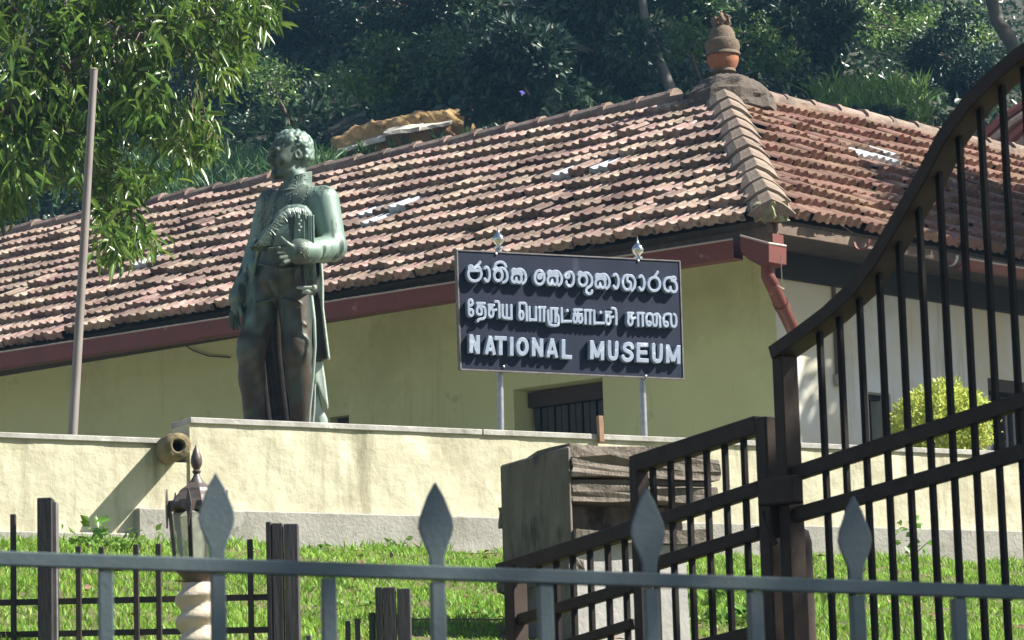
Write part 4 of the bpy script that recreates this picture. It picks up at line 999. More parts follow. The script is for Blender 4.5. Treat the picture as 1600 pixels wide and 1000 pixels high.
# cocked hat held against the belly
G = Field((J(385, 400).x, YS - .50, J(440, 400).z), (J(500, 320).x, YS - .05, J(440, 312).z), .005)
hat_poly = [(391, 387), (399, 378), (412, 362), (425, 345), (436, 332), (450, 323), (466, 321), (480, 324), (488, 334), (491, 352), (491, 386), (470, 390), (430, 391), (404, 395), (394, 393)]
G.polyprism(hat_poly, YS - .33, YS - .20, .02, .01, .035)
for k in range(5):
    x = 475 + k * 3.6; G.cone(J(x, 337, -.36), J(x + .5, 384, -.36), .0068, .0062, .003)
Vh, Qh = G.mesh(); hat = npmesh('cocked_hat', Vh, Qh, M['bronze'], statue, True, {'pat_light': np.full(len(Vh), .9) + vnoise(Vh[:, 0], Vh[:, 2], 20) * .12})
bvh_h = BVHTree.FromPolygons([Vector(v) for v in Vh], Qh.tolist())
edge_ = [(394, 389), (402, 379), (413, 364), (426, 347), (437, 334), (450, 326), (465, 324), (480, 328)]
mb = MB()
for (a_, b_) in zip(edge_[:-1], edge_[1:]):
    for k in range(9):
        x = a_[0] + (b_[0] - a_[0]) * k / 9; y = a_[1] + (b_[1] - a_[1]) * k / 9; tx, ty = b_[0] - a_[0], b_[1] - a_[1]; l = math.hypot(tx, ty); nx, ny = -ty / l, tx / l
        p, _n = hit(x + nx * .6, y + ny * .6, bvh_h)
        if p is None: continue
        q, _n = hit(x + nx * 13 + tx / l * 3, y + ny * 13 + ty / l * 3, bvh_h); q = q or p
        mb.tube([p - Vector((0, .004, 0)), (p + q) / 2 - Vector((0, .009, 0)) + Vector((random.gauss(0, .003), 0, random.gauss(0, .003))), q - Vector((0, .002, 0)) + Vector((random.gauss(0, .006), 0, random.gauss(0, .006)))], [.0035, .0042, .0015], 5)
mb.build('feather_trim', M['bronze_pale'], hat, smooth=True)
mb = MB()
for k in range(5):
    p, _n = hit(467 + (k % 2) * 3, 340 + k * 5, bvh_h)
    if p: mb.lathe([(.001, -.009), (.009, -.004), (.009, .004), (.001, .009)], p, 8)
mb.build('rosette', M['bronze_pale'], hat, smooth=True)
# embroidery, sash chain, buttons and star raised on the coat
def beads(paths, r, name, step=2.2, tree=None, m='gold', jit=0):
    mb = MB(); rr = random.Random(9)
    for pth in paths:
        for (a_, b_) in zip(pth[:-1], pth[1:]):
            n = max(1, int(math.hypot(b_[0] - a_[0], b_[1] - a_[1]) / step))
            for k in range(n):
                p, nn = hit(a_[0] + (b_[0] - a_[0]) * k / n + rr.uniform(-jit, jit), a_[1] + (b_[1] - a_[1]) * k / n + rr.uniform(-jit, jit), tree)
                if p is not None: 
                    s_ = r * rr.uniform(.7, 1.2); p = p + Vector((0, s_ * .45, 0)); mb.lathe([(.001, -s_), (s_ * .8, -s_ * .6), (s_, 0), (s_ * .8, s_ * .6), (.001, s_)], p, 7)
    o = mb.build(name, M[m], body, smooth=True); o['kind'] = 'stuff'; return o
beads([[(446, 292), (425, 305), (411, 322)], [(452, 300), (432, 316), (424, 330)], [(470, 296), (455, 308), (446, 322)], [(491, 286), (478, 304), (470, 318), (464, 322)], [(496, 290), (484, 308), (474, 322)]], .0052, 'embroidery', 2.0, jit=1.6)
beads([[(452, 286), (465, 278), (484, 271)], [(450, 292), (468, 284), (486, 277)], [(462, 292), (486, 283)]], .0048, 'collar_embroidery', 1.8, tree=cbvh, jit=1.6)
beads([[(418, 308), (419, 309)], [(428, 328), (429, 328)], [(424, 340), (425, 340)], [(417, 349), (418, 349)], [(415, 352), (418, 354)]], .012, 'medal', 3, jit=.5)
beads([[(420, 320), (404, 352)], [(425, 330), (408, 362)], [(414, 318), (402, 340)]], .005, 'braid', 3.5, jit=1, m='bronze_dark')
beads([[(469, 374), (470, 408)], [(474, 374), (475, 408)], [(479, 376), (480, 406)]], .0045, 'cuff_embroidery', 3, jit=2)
# coat skirts and cloak behind
def sheet_sdf(polys, name, m, h=.007):
    allp = [q for pl, y0, y1, b in polys for q in pl]
    lo = P(min(q[0] for q in allp) - 6, max(q[1] for q in allp) + 6, YS); hi = P(max(q[0] for q in allp) + 8, min(q[1] for q in allp) - 8, YS)
    G = Field((lo.x - .02, YS + min(p[1] for p in polys) - .06, lo.z), (hi.x + .02, YS + max(p[2] for p in polys) + .06, hi.z + .02), h)
    for pl, y0, y1, b in polys: G.polyprism(pl, YS + y0, YS + y1, .012, .012, b)
    V, Q = G.mesh(); n_ = .008 * np.sin(V[:, 0] * 60 + np.sin(V[:, 2] * 3) * 2); V[:, 1] += n_
    return npmesh(name, V, Q, M[m], statue, True, {'pat_light': np.full(len(V), .15)})
sheet_sdf([([(405, 450), (490, 450), (492, 560), (482, 700), (480, 800), (400, 800), (402, 560)], .16, .21, .0)], 'cloak', 'bronze_dark')
sheet_sdf([([(474, 402), (501, 404), (503, 430), (504, 480), (509, 520), (515, 560), (503, 564), (489, 566), (487, 520), (484, 470), (474, 440)], .02, .075, .01)], 'coat_skirt', 'bronze_dark')
sheet_sdf([([(499, 404), (503.5, 404), (506, 440), (506, 480), (511, 520), (516, 561), (512, 563), (506, 520), (500, 470), (491, 445), (499, 430)], -.03, .05, .0)], 'lit_skirt_hem', 'bronze_pale', .0055)  # pale bronze paints a sunlit edge onto the dark coat skirt
sheet_sdf([([(489, 566), (504, 564), (508, 590), (513, 632), (512, 640), (503, 622), (495, 600), (493, 640), (487, 700), (484, 800), (470, 800), (482, 690), (486, 640), (490, 600)], .03, .10, .0), ([(496, 606), (505, 640), (512, 655), (514, 800), (480, 800), (488, 650)], .06, .12, .0)], 'cloak_end', 'bronze_pale')
# sword
sw = root('x', (0, 0, 0), 'x', 'x'); bpy.data.objects.remove(sw)
mb = MB(); mb.tube([J(486, 462, -.16), J(491, 500, -.17), J(492.5, 540, -.17), J(489, 590, -.15), J(484, 640, -.12), J(478, 720, -.08)], [.013, .010, .009, .009, .008, .006], 10)
sword = mb.build('sword', M['bronze_pale'], statue, smooth=True)
mb = MB(); mb.tube([J(464, 449, -.19), J(476, 450, -.2), J(489, 449, -.19)], [.008, .013, .010], 8); mb.lathe([(.001, -.016), (.013, -.01), (.016, 0), (.013, .01), (.001, .016)], J(491, 449, -.19), 10)
mb.lathe([(.030, 0), (.032, .01), (.012, .03)], J(480, 458, -.18), 12); mb.build('sword_guard', M['bronze_pale'], sword, smooth=True)
mb = MB(); mb.tube([J(464, 449, -.19), J(459, 436, -.2), J(460, 422, -.2), J(466, 414, -.2)], .006, 7); mb.tube([J(476, 449, -.19), J(474, 430, -.19), J(472, 414, -.19)], [.013, .015, .013], 8); mb.build('sword_hilt', M['bronze_dark'], sword, smooth=True)
c = P(440, 806, YS); MB().obox(Vector((c.x, YS + .0, YARD + .05)), (.42, 0, 0), (0, .36, 0), (0, 0, .055)).build('plinth', M['cement'], statue, bevel=.01)

# ================================================================== CONCRETE PILLAR
pa = hdir(-24.3); pb = hdir(65.7); PC = P(885, 697, 13.0)
pillar = root('concrete_pillar', (PC.x, PC.y, float(ground_z(PC.x, PC.y))), 'massive dark weathered concrete gate pillar with moulded courses', 'pillar')
QA = lambda px, py: PL(px, py, PC, pa); QB = lambda px, py: PL(px, py, PC, pb)
wA = (QA(781, 740) - PC).dot(pa); wB = (QB(1122, 720) - PC).dot(pb); zr = lambda py: QB(889, py).z
def pblock(a0, a1, b0, b1, z0, z1, name, m, rough=.004, seed=1, bev=.008):
    c = PC + pa * (a0 + a1) / 2 + pb * (b0 + b1) / 2; c.z = (z0 + z1) / 2
    return MB().obox(c, pa * (a1 - a0) / 2, pb * (b1 - b0) / 2, UP * (z1 - z0) / 2).build(name, M[m], pillar, rough=rough, seed=seed, bevel=0 if rough else bev)
zb = float(ground_z(PC.x, PC.y)) - .3
pblock(0, wA, 0, .02, zr(895), zr(697), 'side_slab', 'stone', 0, 2)
pblock(.0, wA, .0, .02, zb, zr(893.5), 'side_slab', 'stone', 0, 3)
pblock(.02, wA - .01, .022, wB - .03, zr(711), zr(693), 'top_course', 'stone2', .008, 4)
pblock(-.012, wA, .022, wB, zr(746), zr(713), 'moulded_course', 'stone2', .005, 5)
pblock(.03, wA, .022, wB - .02, zr(755), zr(747), 'shadow_joint', 'stone', .002, 6)
pblock(-.004, wA, .022, wB - .01, zr(782), zr(756), 'moulded_course', 'stone2', .006, 7)
pblock(.17, wA, .022, wB - .09, zr(826), zr(783), 'recessed_neck', 'stone', .005, 8)
pblock(-.03, wA + .02, .02, wB - .05, zr(848), zr(827), 'moulded_course', 'stone2', .006, 9)
pblock(.005, wA, .022, wB - .16, zb, zr(849), 'pillar_shaft', 'pale_cement', .002, 10)
pblock(wA - .0, wA + .028, .0, .08, zr(800), zr(765), 'broken_edge', 'stone', .004, 11)
pblock(-.02, wA + .03, -.012, .05, zr(905), zr(875), 'side_ledge', 'stone', .004, 12)

# ================================================================== GATE
gd = hdir(-38); gn = Vector((-gd.y, gd.x, 0)); gn = gn if gn.y < 0 else -gn   # gn faces the camera
G0 = P(1245, 760, 9.6)
GP = lambda px, py, o=0: PL(px, py, G0 + gn * o, gd)
GT = lambda px, py: (GP(px, py) - G0).dot(gd)
def GB(t, z, o=0): p = G0 + gd * t + gn * o; return Vector((p.x, p.y, z))
def gbeam(mb, a, b, w_, dpt): return mb.beam(a, b, w_, dpt, gd.cross(gn) if False else (gn.cross(b - a)))
gate = root('gate_leaf', (G0.x, G0.y, 0), 'tall right gate leaf with a sweeping curved top rail and square bars, dark bronze', 'gate', 'two leaves of the dark gate')
outer = [(1222, 553), (1258, 528), (1306, 492), (1348, 453), (1380, 410), (1409, 361), (1434, 318), (1459, 275), (1489, 217), (1528, 164), (1568, 123), (1606, 90), (1650, 62), (1710, 40), (1790, 25)]
BW = .052
cpts = [GP(x, y) for x, y in outer]
curve = MB().sweep(cpts, .032, .088, gn).build('curved_top_rail', M['gate_bounce'], gate)
mb = MB(); mb.sweep([p + gn * .046 for p in cpts], .040, .009, gn); mb.build('rail_flat', M['gate'], curve)
def zat(t):
    for a, b in zip(cpts[:-1], cpts[1:]):
        ta, tb = (a - G0).dot(gd), (b - G0).dot(gd)
        if (ta - t) * (tb - t) <= 0: return a.z + (b.z - a.z) * (t - ta) / (tb - ta)
    return cpts[-1].z
t0, t9 = GT(1287, 660), GT(1594, 660); ds = (t9 - t0) / 9
for i in range(13):
    t = t0 + ds * i
    MB().beam(GB(t, .12), GB(t, zat(t) - .01), .0175, .0175, gd).build('bar', M['gate_dark'], gate, bevel=.0015)
ru = (GP(1240, 741), GP(1600, 626)); rl = (GP(1240, 806), GP(1600, 706))
for (a, b), nm in ((ru, 'rail'), (rl, 'rail')):
    b = b + (b - a).normalized() * .9
    MB().beam(a + gn * .0, b, .044, .030, UP).build(nm, M['gate'], gate, bevel=.002)
for z in (.25,):
    a = GB(GT(1240, 760), z); MB().beam(a, GB(t0 + ds * 12.5, z), .05, .03, UP).build('rail', M['gate'], gate)
ts = GT(1232, 700)
MB().beam(GB(ts, .10), GB(ts, GP(1232, 556).z), .046, .066, gd).build('stile', M['gate'], gate, bevel=.003)
MB().beam(GB(t0 + ds * 12.8, .10), GB(t0 + ds * 12.8, zat(t0 + ds * 12.8) + .02), .06, .066, gd).build('stile', M['gate'], gate, bevel=.003)
# left leaf
gl = root('gate_leaf', (GP(990, 900).x, GP(990, 900).y, 0), 'lower left gate leaf with a stepped sloping top, dark bronze, beside the concrete pillar', 'gate', 'two leaves of the dark gate')
def gmb(a, b, w_, d_, nm, par=gl, sd=UP, ext=0): return MB().beam(a, b, w_, d_, sd, ext).build(nm, M['gate'], par, bevel=.003)
ts2 = GT(1199, 700)
def vst(px, py, ytop, w_, d_, nm): t = GT(px, py); return gmb(GB(t, .1), GB(t, GP(px, ytop).z), w_, d_, nm, sd=gd)
vst(1199, 700, 652, .050, .055, 'stile'); vst(1000, 800, 722, .040, .050, 'stile'); vst(806, 930, 884, .052, .060, 'stile')
gmb(GP(992, 727), GP(1188, 664), .056, .048, 'top_rail')
gmb(GP(782, 893), GP(994, 826), .050, .046, 'top_rail'); gmb(GP(1006, 822), GP(1190, 762), .042, .036, 'rail')
gmb(GP(1008, 886), GP(1190, 832), .040, .034, 'rail'); gmb(GP(800, 972), GP(992, 916), .036, .034, 'rail'); gmb(GP(850, 1018), GP(992, 974), .032, .030, 'rail')
gmb(GP(1008, 1030), GP(1190, 985), .036, .034, 'rail')
TRa, TRb = GP(992, 727), GP(1188, 664)
def zl(t, a, b): ta, tb = (a - G0).dot(gd), (b - G0).dot(gd); return a.z + (b.z - a.z) * (t - ta) / (tb - ta)
for px in (1022, 1050, 1078, 1107, 1136, 1166):
    t = GT(px, 790); MB().beam(GB(t, .15), GB(t, zl(t, TRa, TRb) - .02), .0175, .0175, gd).build('bar', M['gate_dark'], gl, bevel=.0015)
LRa, LRb = GP(782, 893), GP(994, 826)
for px in (843, 870, 896, 923, 951, 978):
    t = GT(px, 900); MB().beam(GB(t, .15), GB(t, zl(t, LRa, LRb) - .02), .0175, .0175, gd).build('bar', M['gate_dark'], gl, bevel=.0015)
# lock box and bolt between the leaves
lk = MB().beam(GP(1192, 770, .045), GP(1247, 764, .045), .085, .05, UP).build('lock_box', M['gate'], gl, bevel=.006)
MB().obox(GP(1207, 815, .04), gd * .012, gn * .02, UP * .05).build('bolt', M['gate'], lk, bevel=.004)
MB().tube([GP(1192, 800, .05), GP(1200, 830, .06), GP(1212, 850, .05)], .009, 7).build('latch_hook', M['gate'], lk)
# fixed gate post behind the meeting stiles
gp = root('gate_post', (GP(1250, 900, -.15).x, GP(1250, 900, -.15).y, 0), 'thick dark round topped post standing behind where the two gate leaves meet', 'post')
t = GT(1252, 900)
MB().lathe([(.045, 0), (.045, 1), (.045, GP(1252, 830).z - .02), (.036, GP(1252, 822).z), (.010, GP(1252, 815).z)], Vector((P(1245, 830, 9.75).x, P(1245, 830, 9.75).y, 0)), 16).build('post_shaft', M['gate'], gp, smooth=True)

# ================================================================== FRONT FENCE
fd = hdir(76.7); F0 = P(683, 893, 4.5); fn = Vector((fd.y, -fd.x, 0))
FP_ = lambda px, py, o=0: PL(px, py, F0 + fn * o, fd)
fence = root('spear_fence', (F0.x, F0.y, 0), 'grey blue painted iron fence with flat spear tips along the road, nearest to the camera', 'fence')
FT = lambda px: (FP_(px, 893) - F0).dot(fd)
ta, tb = FT(340), FT(1337); dsf = (tb - ta) / 6
ra_, rb_ = FP_(0, 873), FP_(1600, 926); ra_t = (ra_ - F0).dot(fd); rslope = (rb_.z - ra_.z) / ((rb_ - F0).dot(fd) - ra_t)
zra = lambda t: ra_.z + rslope * (t - ra_t)
def FB(t, z, o=0): p = F0 + fd * t + fn * o; return Vector((p.x, p.y, z))
MB().beam(FB(ta - .62, zra(ta - .62)), FB(tb + .75, zra(tb + .75)), .0195, .024, UP).build('top_rail', M['fence'], fence, bevel=.0015)
MB().beam(FB(ta - .62, .25), FB(tb + .75, .25), .024, .026, UP).build('bottom_rail', M['fence'], fence)
for i in range(-1, 10):
    t = ta + dsf * i; spear = i % 2 == 0; zr0 = zra(t)
    p = MB().beam(FB(t, .05), FB(t, zr0 - .012), .0200, .0200, fd).build('picket', M['fence'], fence, bevel=.0015)
    if spear:
        z0 = zr0 + .010; H_ = .119 + random.uniform(-.002, .003); out = [(.0105, 0), (.0105, .012), (.0135, .022), (.0225, .043), (.0255, .055), (.0235, .068), (.012, .098), (.0008, 1)]
        pts = [(x, (H_ if v == 1 else v * H_ / .118)) for x, v in out]; ln = random.uniform(-.01, .01)
        poly = [FB(t + x + ln * v, z0 + v) for x, v in pts] + [FB(t - x + ln * v, z0 + v) for x, v in pts[::-1]]
        MB().prism([q - fn * .004 for q in poly], fn * .008).build('spear_tip', M['fence'], p, bevel=.0012)

# ================================================================== INNER FENCE of timber posts and thin rods
BY = 11.6
inner = root('rod_fence', (P(200, 990, BY).x, BY, 0), 'low black rod fence with square timber posts at the foot of the lawn', 'fence')
B = lambda px, py, o=0: P(px, py, BY + o)
def vpost(px, ytop, w_, d_, nm, m, o=0, par=inner, bev=.003):
    a = B(px, ytop, o); return MB().obox(Vector((a.x, a.y + d_ / 2, a.z / 2 + .2)), (w_ / 2, 0, 0), (0, d_ / 2, 0), (0, 0, a.z / 2 - .2)).build(nm, m, par, bevel=bev)
pxm_ = BY / 5000
for x, y in ((20, 803), (122, 853), (158, 854), (212, 850), (247, 849), (390, 842)): vpost(x, y, 9 * pxm_, .018, 'rod', M['iron'])
for y0, y1 in ((942, 933), (992, 984)):
    MB().beam(B(-60, y0 + 1, .02), B(418, y1, .02), .022, .015, UP).build('rail', M['iron'], inner)
MB().obox(Vector((B(73, 780).x, BY - .02, B(73, 780).z / 2 + .2)), (11.5 * pxm_, 0, 0), (0, .04, 0), (0, 0, B(73, 780).z / 2 - .2)).build('post', M['black'], inner, bevel=.003)
MB().beam(B(87, 786, .0), Vector((B(87, 786).x, BY, .3)), .012, .07, Vector((1, 0, 0))).build('post_lit_side', M['sideiron'], inner)  # grey strip paints the sunlit right side of the black post
for x0, x1, y in ((415, 423, 815), (424, 441, 817), (443, 465, 818)):
    vpost((x0 + x1) / 2, y, (x1 - x0) * pxm_, .05 + .01 * (x0 % 3), 'post', M['greywood'] if x0 > 420 else M['black'], -.02)
for x0, x1, y in ((586, 597, 917), (598, 618, 917), (620, 641, 919)):
    vpost((x0 + x1) / 2, y, (x1 - x0) * pxm_, .05, 'post', M['greywood'] if x0 > 590 else M['black'], -.02)
for x, y, w_ in ((543, 970, 8), (558, 966, 8), (581, 957, 10), (482, 992, 8)): vpost(x, y, w_ * pxm_, .03, 'rod', M['greywood'])
MB().beam(B(640, 968, .02), B(785, 968, .02), .006, .006, UP).build('wire', M['iron'], inner)
# ================================================================== LANTERN on a twisted column
LY = 10.8; lm = LY / 5000; lc = P(308, 800, LY)
lamp = root('lamp_post', (lc.x, lc.y, 0), 'hexagonal glass lantern with a pointed finial on a twisted cream column', 'lamp post')
lz = lambda py: (CAM + ray(308, py) * LY).z
def hexp(r, z, k, rot=.35): a = rot + k * math.pi / 3; return Vector((lc.x + math.cos(a) * r, lc.y + math.sin(a) * r, z))
Rl = 44 * lm
z_t, z_b = lz(800), lz(886)
roof = MB().lathe([(r * lm, lz(y) - lz(780)) for r, y in ((47, 792), (46, 786), (38, 776), (31, 769), (28, 764), (18, 758), (12, 754))], Vector((lc.x, lc.y, lz(780))), 6).build('lantern_roof', M['lampiron'], lamp)
roof.data.transform(Matrix.Identity(4))
MB().lathe([(r * lm, lz(y) - lz(780)) for r, y in ((13, 757), (10, 751), (6, 745), (4.5, 741), (7, 738), (7, 736), (4.5, 734), (8, 728), (9.5, 722), (8.5, 714), (5, 704), (2, 698), (.6, 693))], Vector((lc.x, lc.y, lz(780))), 14).build('finial', M['lampiron'], roof, smooth=True)
rt = .35
for k in range(6):
    a, b = hexp(Rl, z_t, k), hexp(Rl, z_t, k + 1); am, bm_ = hexp(Rl * .82, z_b, k), hexp(Rl * .82, z_b, k + 1)
    MB().beam(am, a, .010, .014, a - hexp(0, z_t, k)).build('corner_post', M['lampiron'] if k % 2 else M['iron'], lamp)
    # arched frieze with a drop at each corner
    m_ = (a + b) / 2; nrm = Vector((m_.x - lc.x, m_.y - lc.y, 0)).normalized(); zt_ = lz(783)
    L2 = b - a; n = 10; top_ = [a + L2 * i / n + UP * (zt_ - z_t) for i in range(n + 1)]
    bot = []
    for i in range(n + 1):
        u = i / n; arch = .036 * math.sin(math.pi * u) ** .7 if 0 < i < n else 0
        bot.append(a + L2 * u + UP * (-.02 + arch))
    MB().prism([*bot, *top_[::-1]], nrm * .006).build('arched_frieze', M['lampiron'], lamp)
    rad = (hexp(1, 0, k) - hexp(0, 0, k)); rad.z = 0; tg_ = UP.cross(rad)
    sp = [hexp(Rl * 1.10, lz(768), k), hexp(Rl * 1.14, lz(786), k), hexp(Rl * 1.10, lz(800), k), hexp(Rl * 1.12, lz(812), k), hexp(Rl * 1.07, lz(826), k)]
    mb = MB(); pr = [(0, 0), (.0075, .3), (.010, .45), (.005, .7), (.0, 1)]
    za, zb_ = lz(765), lz(826); c_ = hexp(Rl * 1.07, 0, k)
    poly = [Vector((c_.x, c_.y, za + (zb_ - za) * v)) + tg_ * x for x, v in pr] + [Vector((c_.x, c_.y, za + (zb_ - za) * v)) - tg_ * x for x, v in pr[::-1][1:-1]]
    mb.prism([q + rad * .0 for q in poly], rad * .006); mb.build('corner_spike', M['lampiron'], lamp)
    q = [am, bm_, b, a]; ctr = sum(q, Vector()) / 4
    MB().prism([ctr + (v - ctr) * .93 - nrm * .006 for v in q], nrm * .002).build('glass_pane', M['glass'], lamp)
MB().lathe([(r * lm, lz(y) - lz(900)) for r, y in ((20, 912), (24, 906), (27, 900), (34, 893), (41, 886), (43, 882), (40, 879))], Vector((lc.x, lc.y, lz(900))), 18).build('lantern_cup', M['lampiron'], lamp, smooth=True)
MB().lathe([(.012, 0), (.012, .05), (.022, .07), (.026, .10), (.018, .13), (.004, .14)], Vector((lc.x, lc.y, z_b)), 10).build('bulb', M['glass'], lamp, smooth=True)
# twisted column: a bulging profile whose ridge climbs like a screw
zt2_, zb2 = lz(911), .0; nz = 220; nk = 24; vs = []; fs = []
for i in range(nz + 1):
    z = zt2_ + (zb2 - zt2_) * i / nz
    for k in range(nk):
        th = 2 * math.pi * k / nk; ph = (zt2_ - z) / (36 * lm) * 2 * math.pi + th
        sx = (math.sin(ph) * .5 + .5) ** .8
        r = (26 + 11 * sx) * lm * (1 if i > 4 else .86 + .035 * i)
        vs.append((lc.x + math.cos(th) * r, lc.y + math.sin(th) * r, z))
for i in range(nz):
    for k in range(nk): a = i * nk + k; b = i * nk + (k + 1) % nk; fs.append((a, b, b + nk, a + nk))
fs += [tuple(range(nk))]
MB().add(vs, fs).build('twisted_column', M['cream'], lamp, smooth=True)

# ================================================================== VEGETATION
def rnd_dirs(n):
    v = rng.normal(size=(n, 3)); return v / np.linalg.norm(v, axis=1)[:, None]
def leaf_cards(c, ln, wd, axis=None, nrm=None, fold=.25, droop=0.):
    """six-point folded leaves: c (n,3) base points, ln/wd arrays, axis (n,3) growth direction"""
    n = len(c); a = axis if axis is not None else rnd_dirs(n); b = nrm if nrm is not None else rnd_dirs(n)
    s = np.cross(a, b); s /= np.linalg.norm(s, axis=1)[:, None] + 1e-9; u = np.cross(s, a)
    ln = np.broadcast_to(ln, n)[:, None]; wd = np.broadcast_to(wd, n)[:, None]
    dz = np.zeros((n, 3)); dz[:, 2] = -droop
    p0 = c; p1 = c + a * ln * .45 + s * wd * .5 + u * wd * fold + dz * ln * .3; p2 = c + a * ln * .45 - s * wd * .5 + u * wd * fold + dz * ln * .3
    p3 = c + a * ln * .5 + dz * ln * .3; p4 = c + a * ln + dz * ln
    V = np.stack([p0, p1, p3, p2, p4], 1).reshape(-1, 3); k = np.arange(n)[:, None] * 5
    F = np.concatenate([k + np.array([[0, 1, 2]]), k + np.array([[0, 2, 3]]), k + np.array([[1, 4, 2]]), k + np.array([[2, 4, 3]])])
    return V, F
def blob_points(c, rad, n, shell=.55, lumps=9, seed=0):
    """points through an uneven crown volume built of many lumps, with gaps between them"""
    r = np.random.default_rng(seed + 11); c = np.array(list(c)); rad = np.array(rad, float)
    L = r.normal(size=(lumps, 3)); L /= np.linalg.norm(L, axis=1)[:, None]; L *= (r.random((lumps, 1)) ** .45) * .85
    R_ = r.uniform(.22, .42, lumps); w_ = R_ ** 2; idx = r.choice(lumps, n, p=w_ / w_.sum())
    d = r.normal(size=(n, 3)); d /= np.linalg.norm(d, axis=1)[:, None]
    rr_ = (shell + (1 - shell) * r.random(n)) ** 1.0
    p = L[idx] + d * (R_[idx] * rr_)[:, None]; return c + p * rad, d
def tint(V, k): return {'tint': np.repeat(rng.random(len(V) // k), k)}
def branchy(pts_list, m, parent, name='limb'):
    for pts, rads in pts_list: MB().tube(pts, rads, 8).build(name, m, parent, smooth=True)
def tree(name, label, base, top, trunk_r, crown_c, crown_r, n, m, size, bark, group=None, lumps=14, seed=0, lean=None, cat='tree', droop=.3):
    t = root(name, base, label, cat, group)
    base = Vector(base); top = Vector(top); mid = (base + top) / 2 + Vector((random.uniform(-.15, .15), 0, 0)) * (top - base).length * .3
    MB().tube([base - UP * .3, base.lerp(mid, .5), mid, mid.lerp(top, .5), top], [trunk_r * 1.25, trunk_r, trunk_r * .85, trunk_r * .7, trunk_r * .45], 10).build('trunk', bark, t, smooth=True)
    cc = Vector(crown_c); rr = random.Random(seed)
    for k in range(5):
        e = cc + Vector((rr.uniform(-.7, .7) * crown_r[0], rr.uniform(-.7, .7) * crown_r[1], rr.uniform(-.3, .6) * crown_r[2])); s_ = mid.lerp(top, rr.uniform(.2, 1))
        MB().tube([s_, s_.lerp(e, .5) + UP * .1, e], [trunk_r * .45, trunk_r * .28, trunk_r * .08], 6).build('limb', bark, t)
    p, d = blob_points(cc, crown_r, n, .35, lumps, seed); ax = d + rng.normal(size=d.shape) * .7; ax[:, 2] -= droop; ax /= np.linalg.norm(ax, axis=1)[:, None]
    V, F = leaf_cards(p, rng.uniform(.6, 1.3, n) * size, rng.uniform(.35, .55, n) * size, ax)
    o = npmesh('crown', V, F, m, t, False, tint(V, 5)); tag(o, kind='stuff'); return t

# ---- lawn
def blades(n, reg, hgt, wdt, m, name, label=None, dens=None, lean=1.1, z=None):
    x = rng.uniform(reg[0], reg[1], n); y = rng.uniform(reg[2], reg[3], n)
    q = qf(x, y); keep = (q > .08) & (q < 8.6) & (np.abs(x) < .17 * y + .3)
    keep &= ~((np.abs(x - PC.x - .2) < .5) & (np.abs(y - PC.y - .3) < .4))
    if dens is not None: keep &= rng.random(n) < dens(x, y)
    x, y = x[keep], y[keep]; n = len(x); zz = ground_z(x, y) - .004
    h_ = hgt * rng.uniform(.5, 1.3, n) * (1 + .35 * vnoise(x, y, 1.7, 5)); th = rng.uniform(0, 6.283, n); ln = rng.uniform(0, lean, n) * h_; w_ = wdt * rng.uniform(.6, 1.2, n)
    b = np.stack([x, y, zz], 1); sx = np.stack([np.cos(th + 1.57) * w_, np.sin(th + 1.57) * w_, 0 * x], 1)
    mid = b + np.stack([np.cos(th) * ln * .35, np.sin(th) * ln * .35, h_ * .6], 1); tip = b + np.stack([np.cos(th) * ln * 1.3, np.sin(th) * ln * 1.3, h_], 1)
    V = np.stack([b - sx, b + sx, mid + sx * .8, tip, mid - sx * .8], 1).reshape(-1, 3); k = np.arange(n)[:, None] * 5
    F = np.concatenate([k + np.array([[0, 1, 2]]), k + np.array([[0, 2, 4]]), k + np.array([[4, 2, 3]])])
    T = np.repeat(np.clip(.5 + .2 * vnoise(x, y, 14, 7) + .22 * vnoise(x, y, 2.3, 1) + rng.normal(size=n) * .2, 0, .999), 5)
    o = npmesh(name, V, F, m, None, False, {'tint': T}); tag(o, label, 'grass' if label else None, kind='stuff'); return o
blades(300000, (-3.6, 4.4, 10.5, 22), .036, .0042, M['grass'], 'lawn_grass', 'bright green short lawn grass growing on the slope below the garden wall', lambda x, y: np.clip(.55 + .45 * vnoise(x * 1.9 + 3 * np.sin(y * 7), y * 2.3 + 2 * np.sin(x * 9), 6.1, 2), .08, 1))
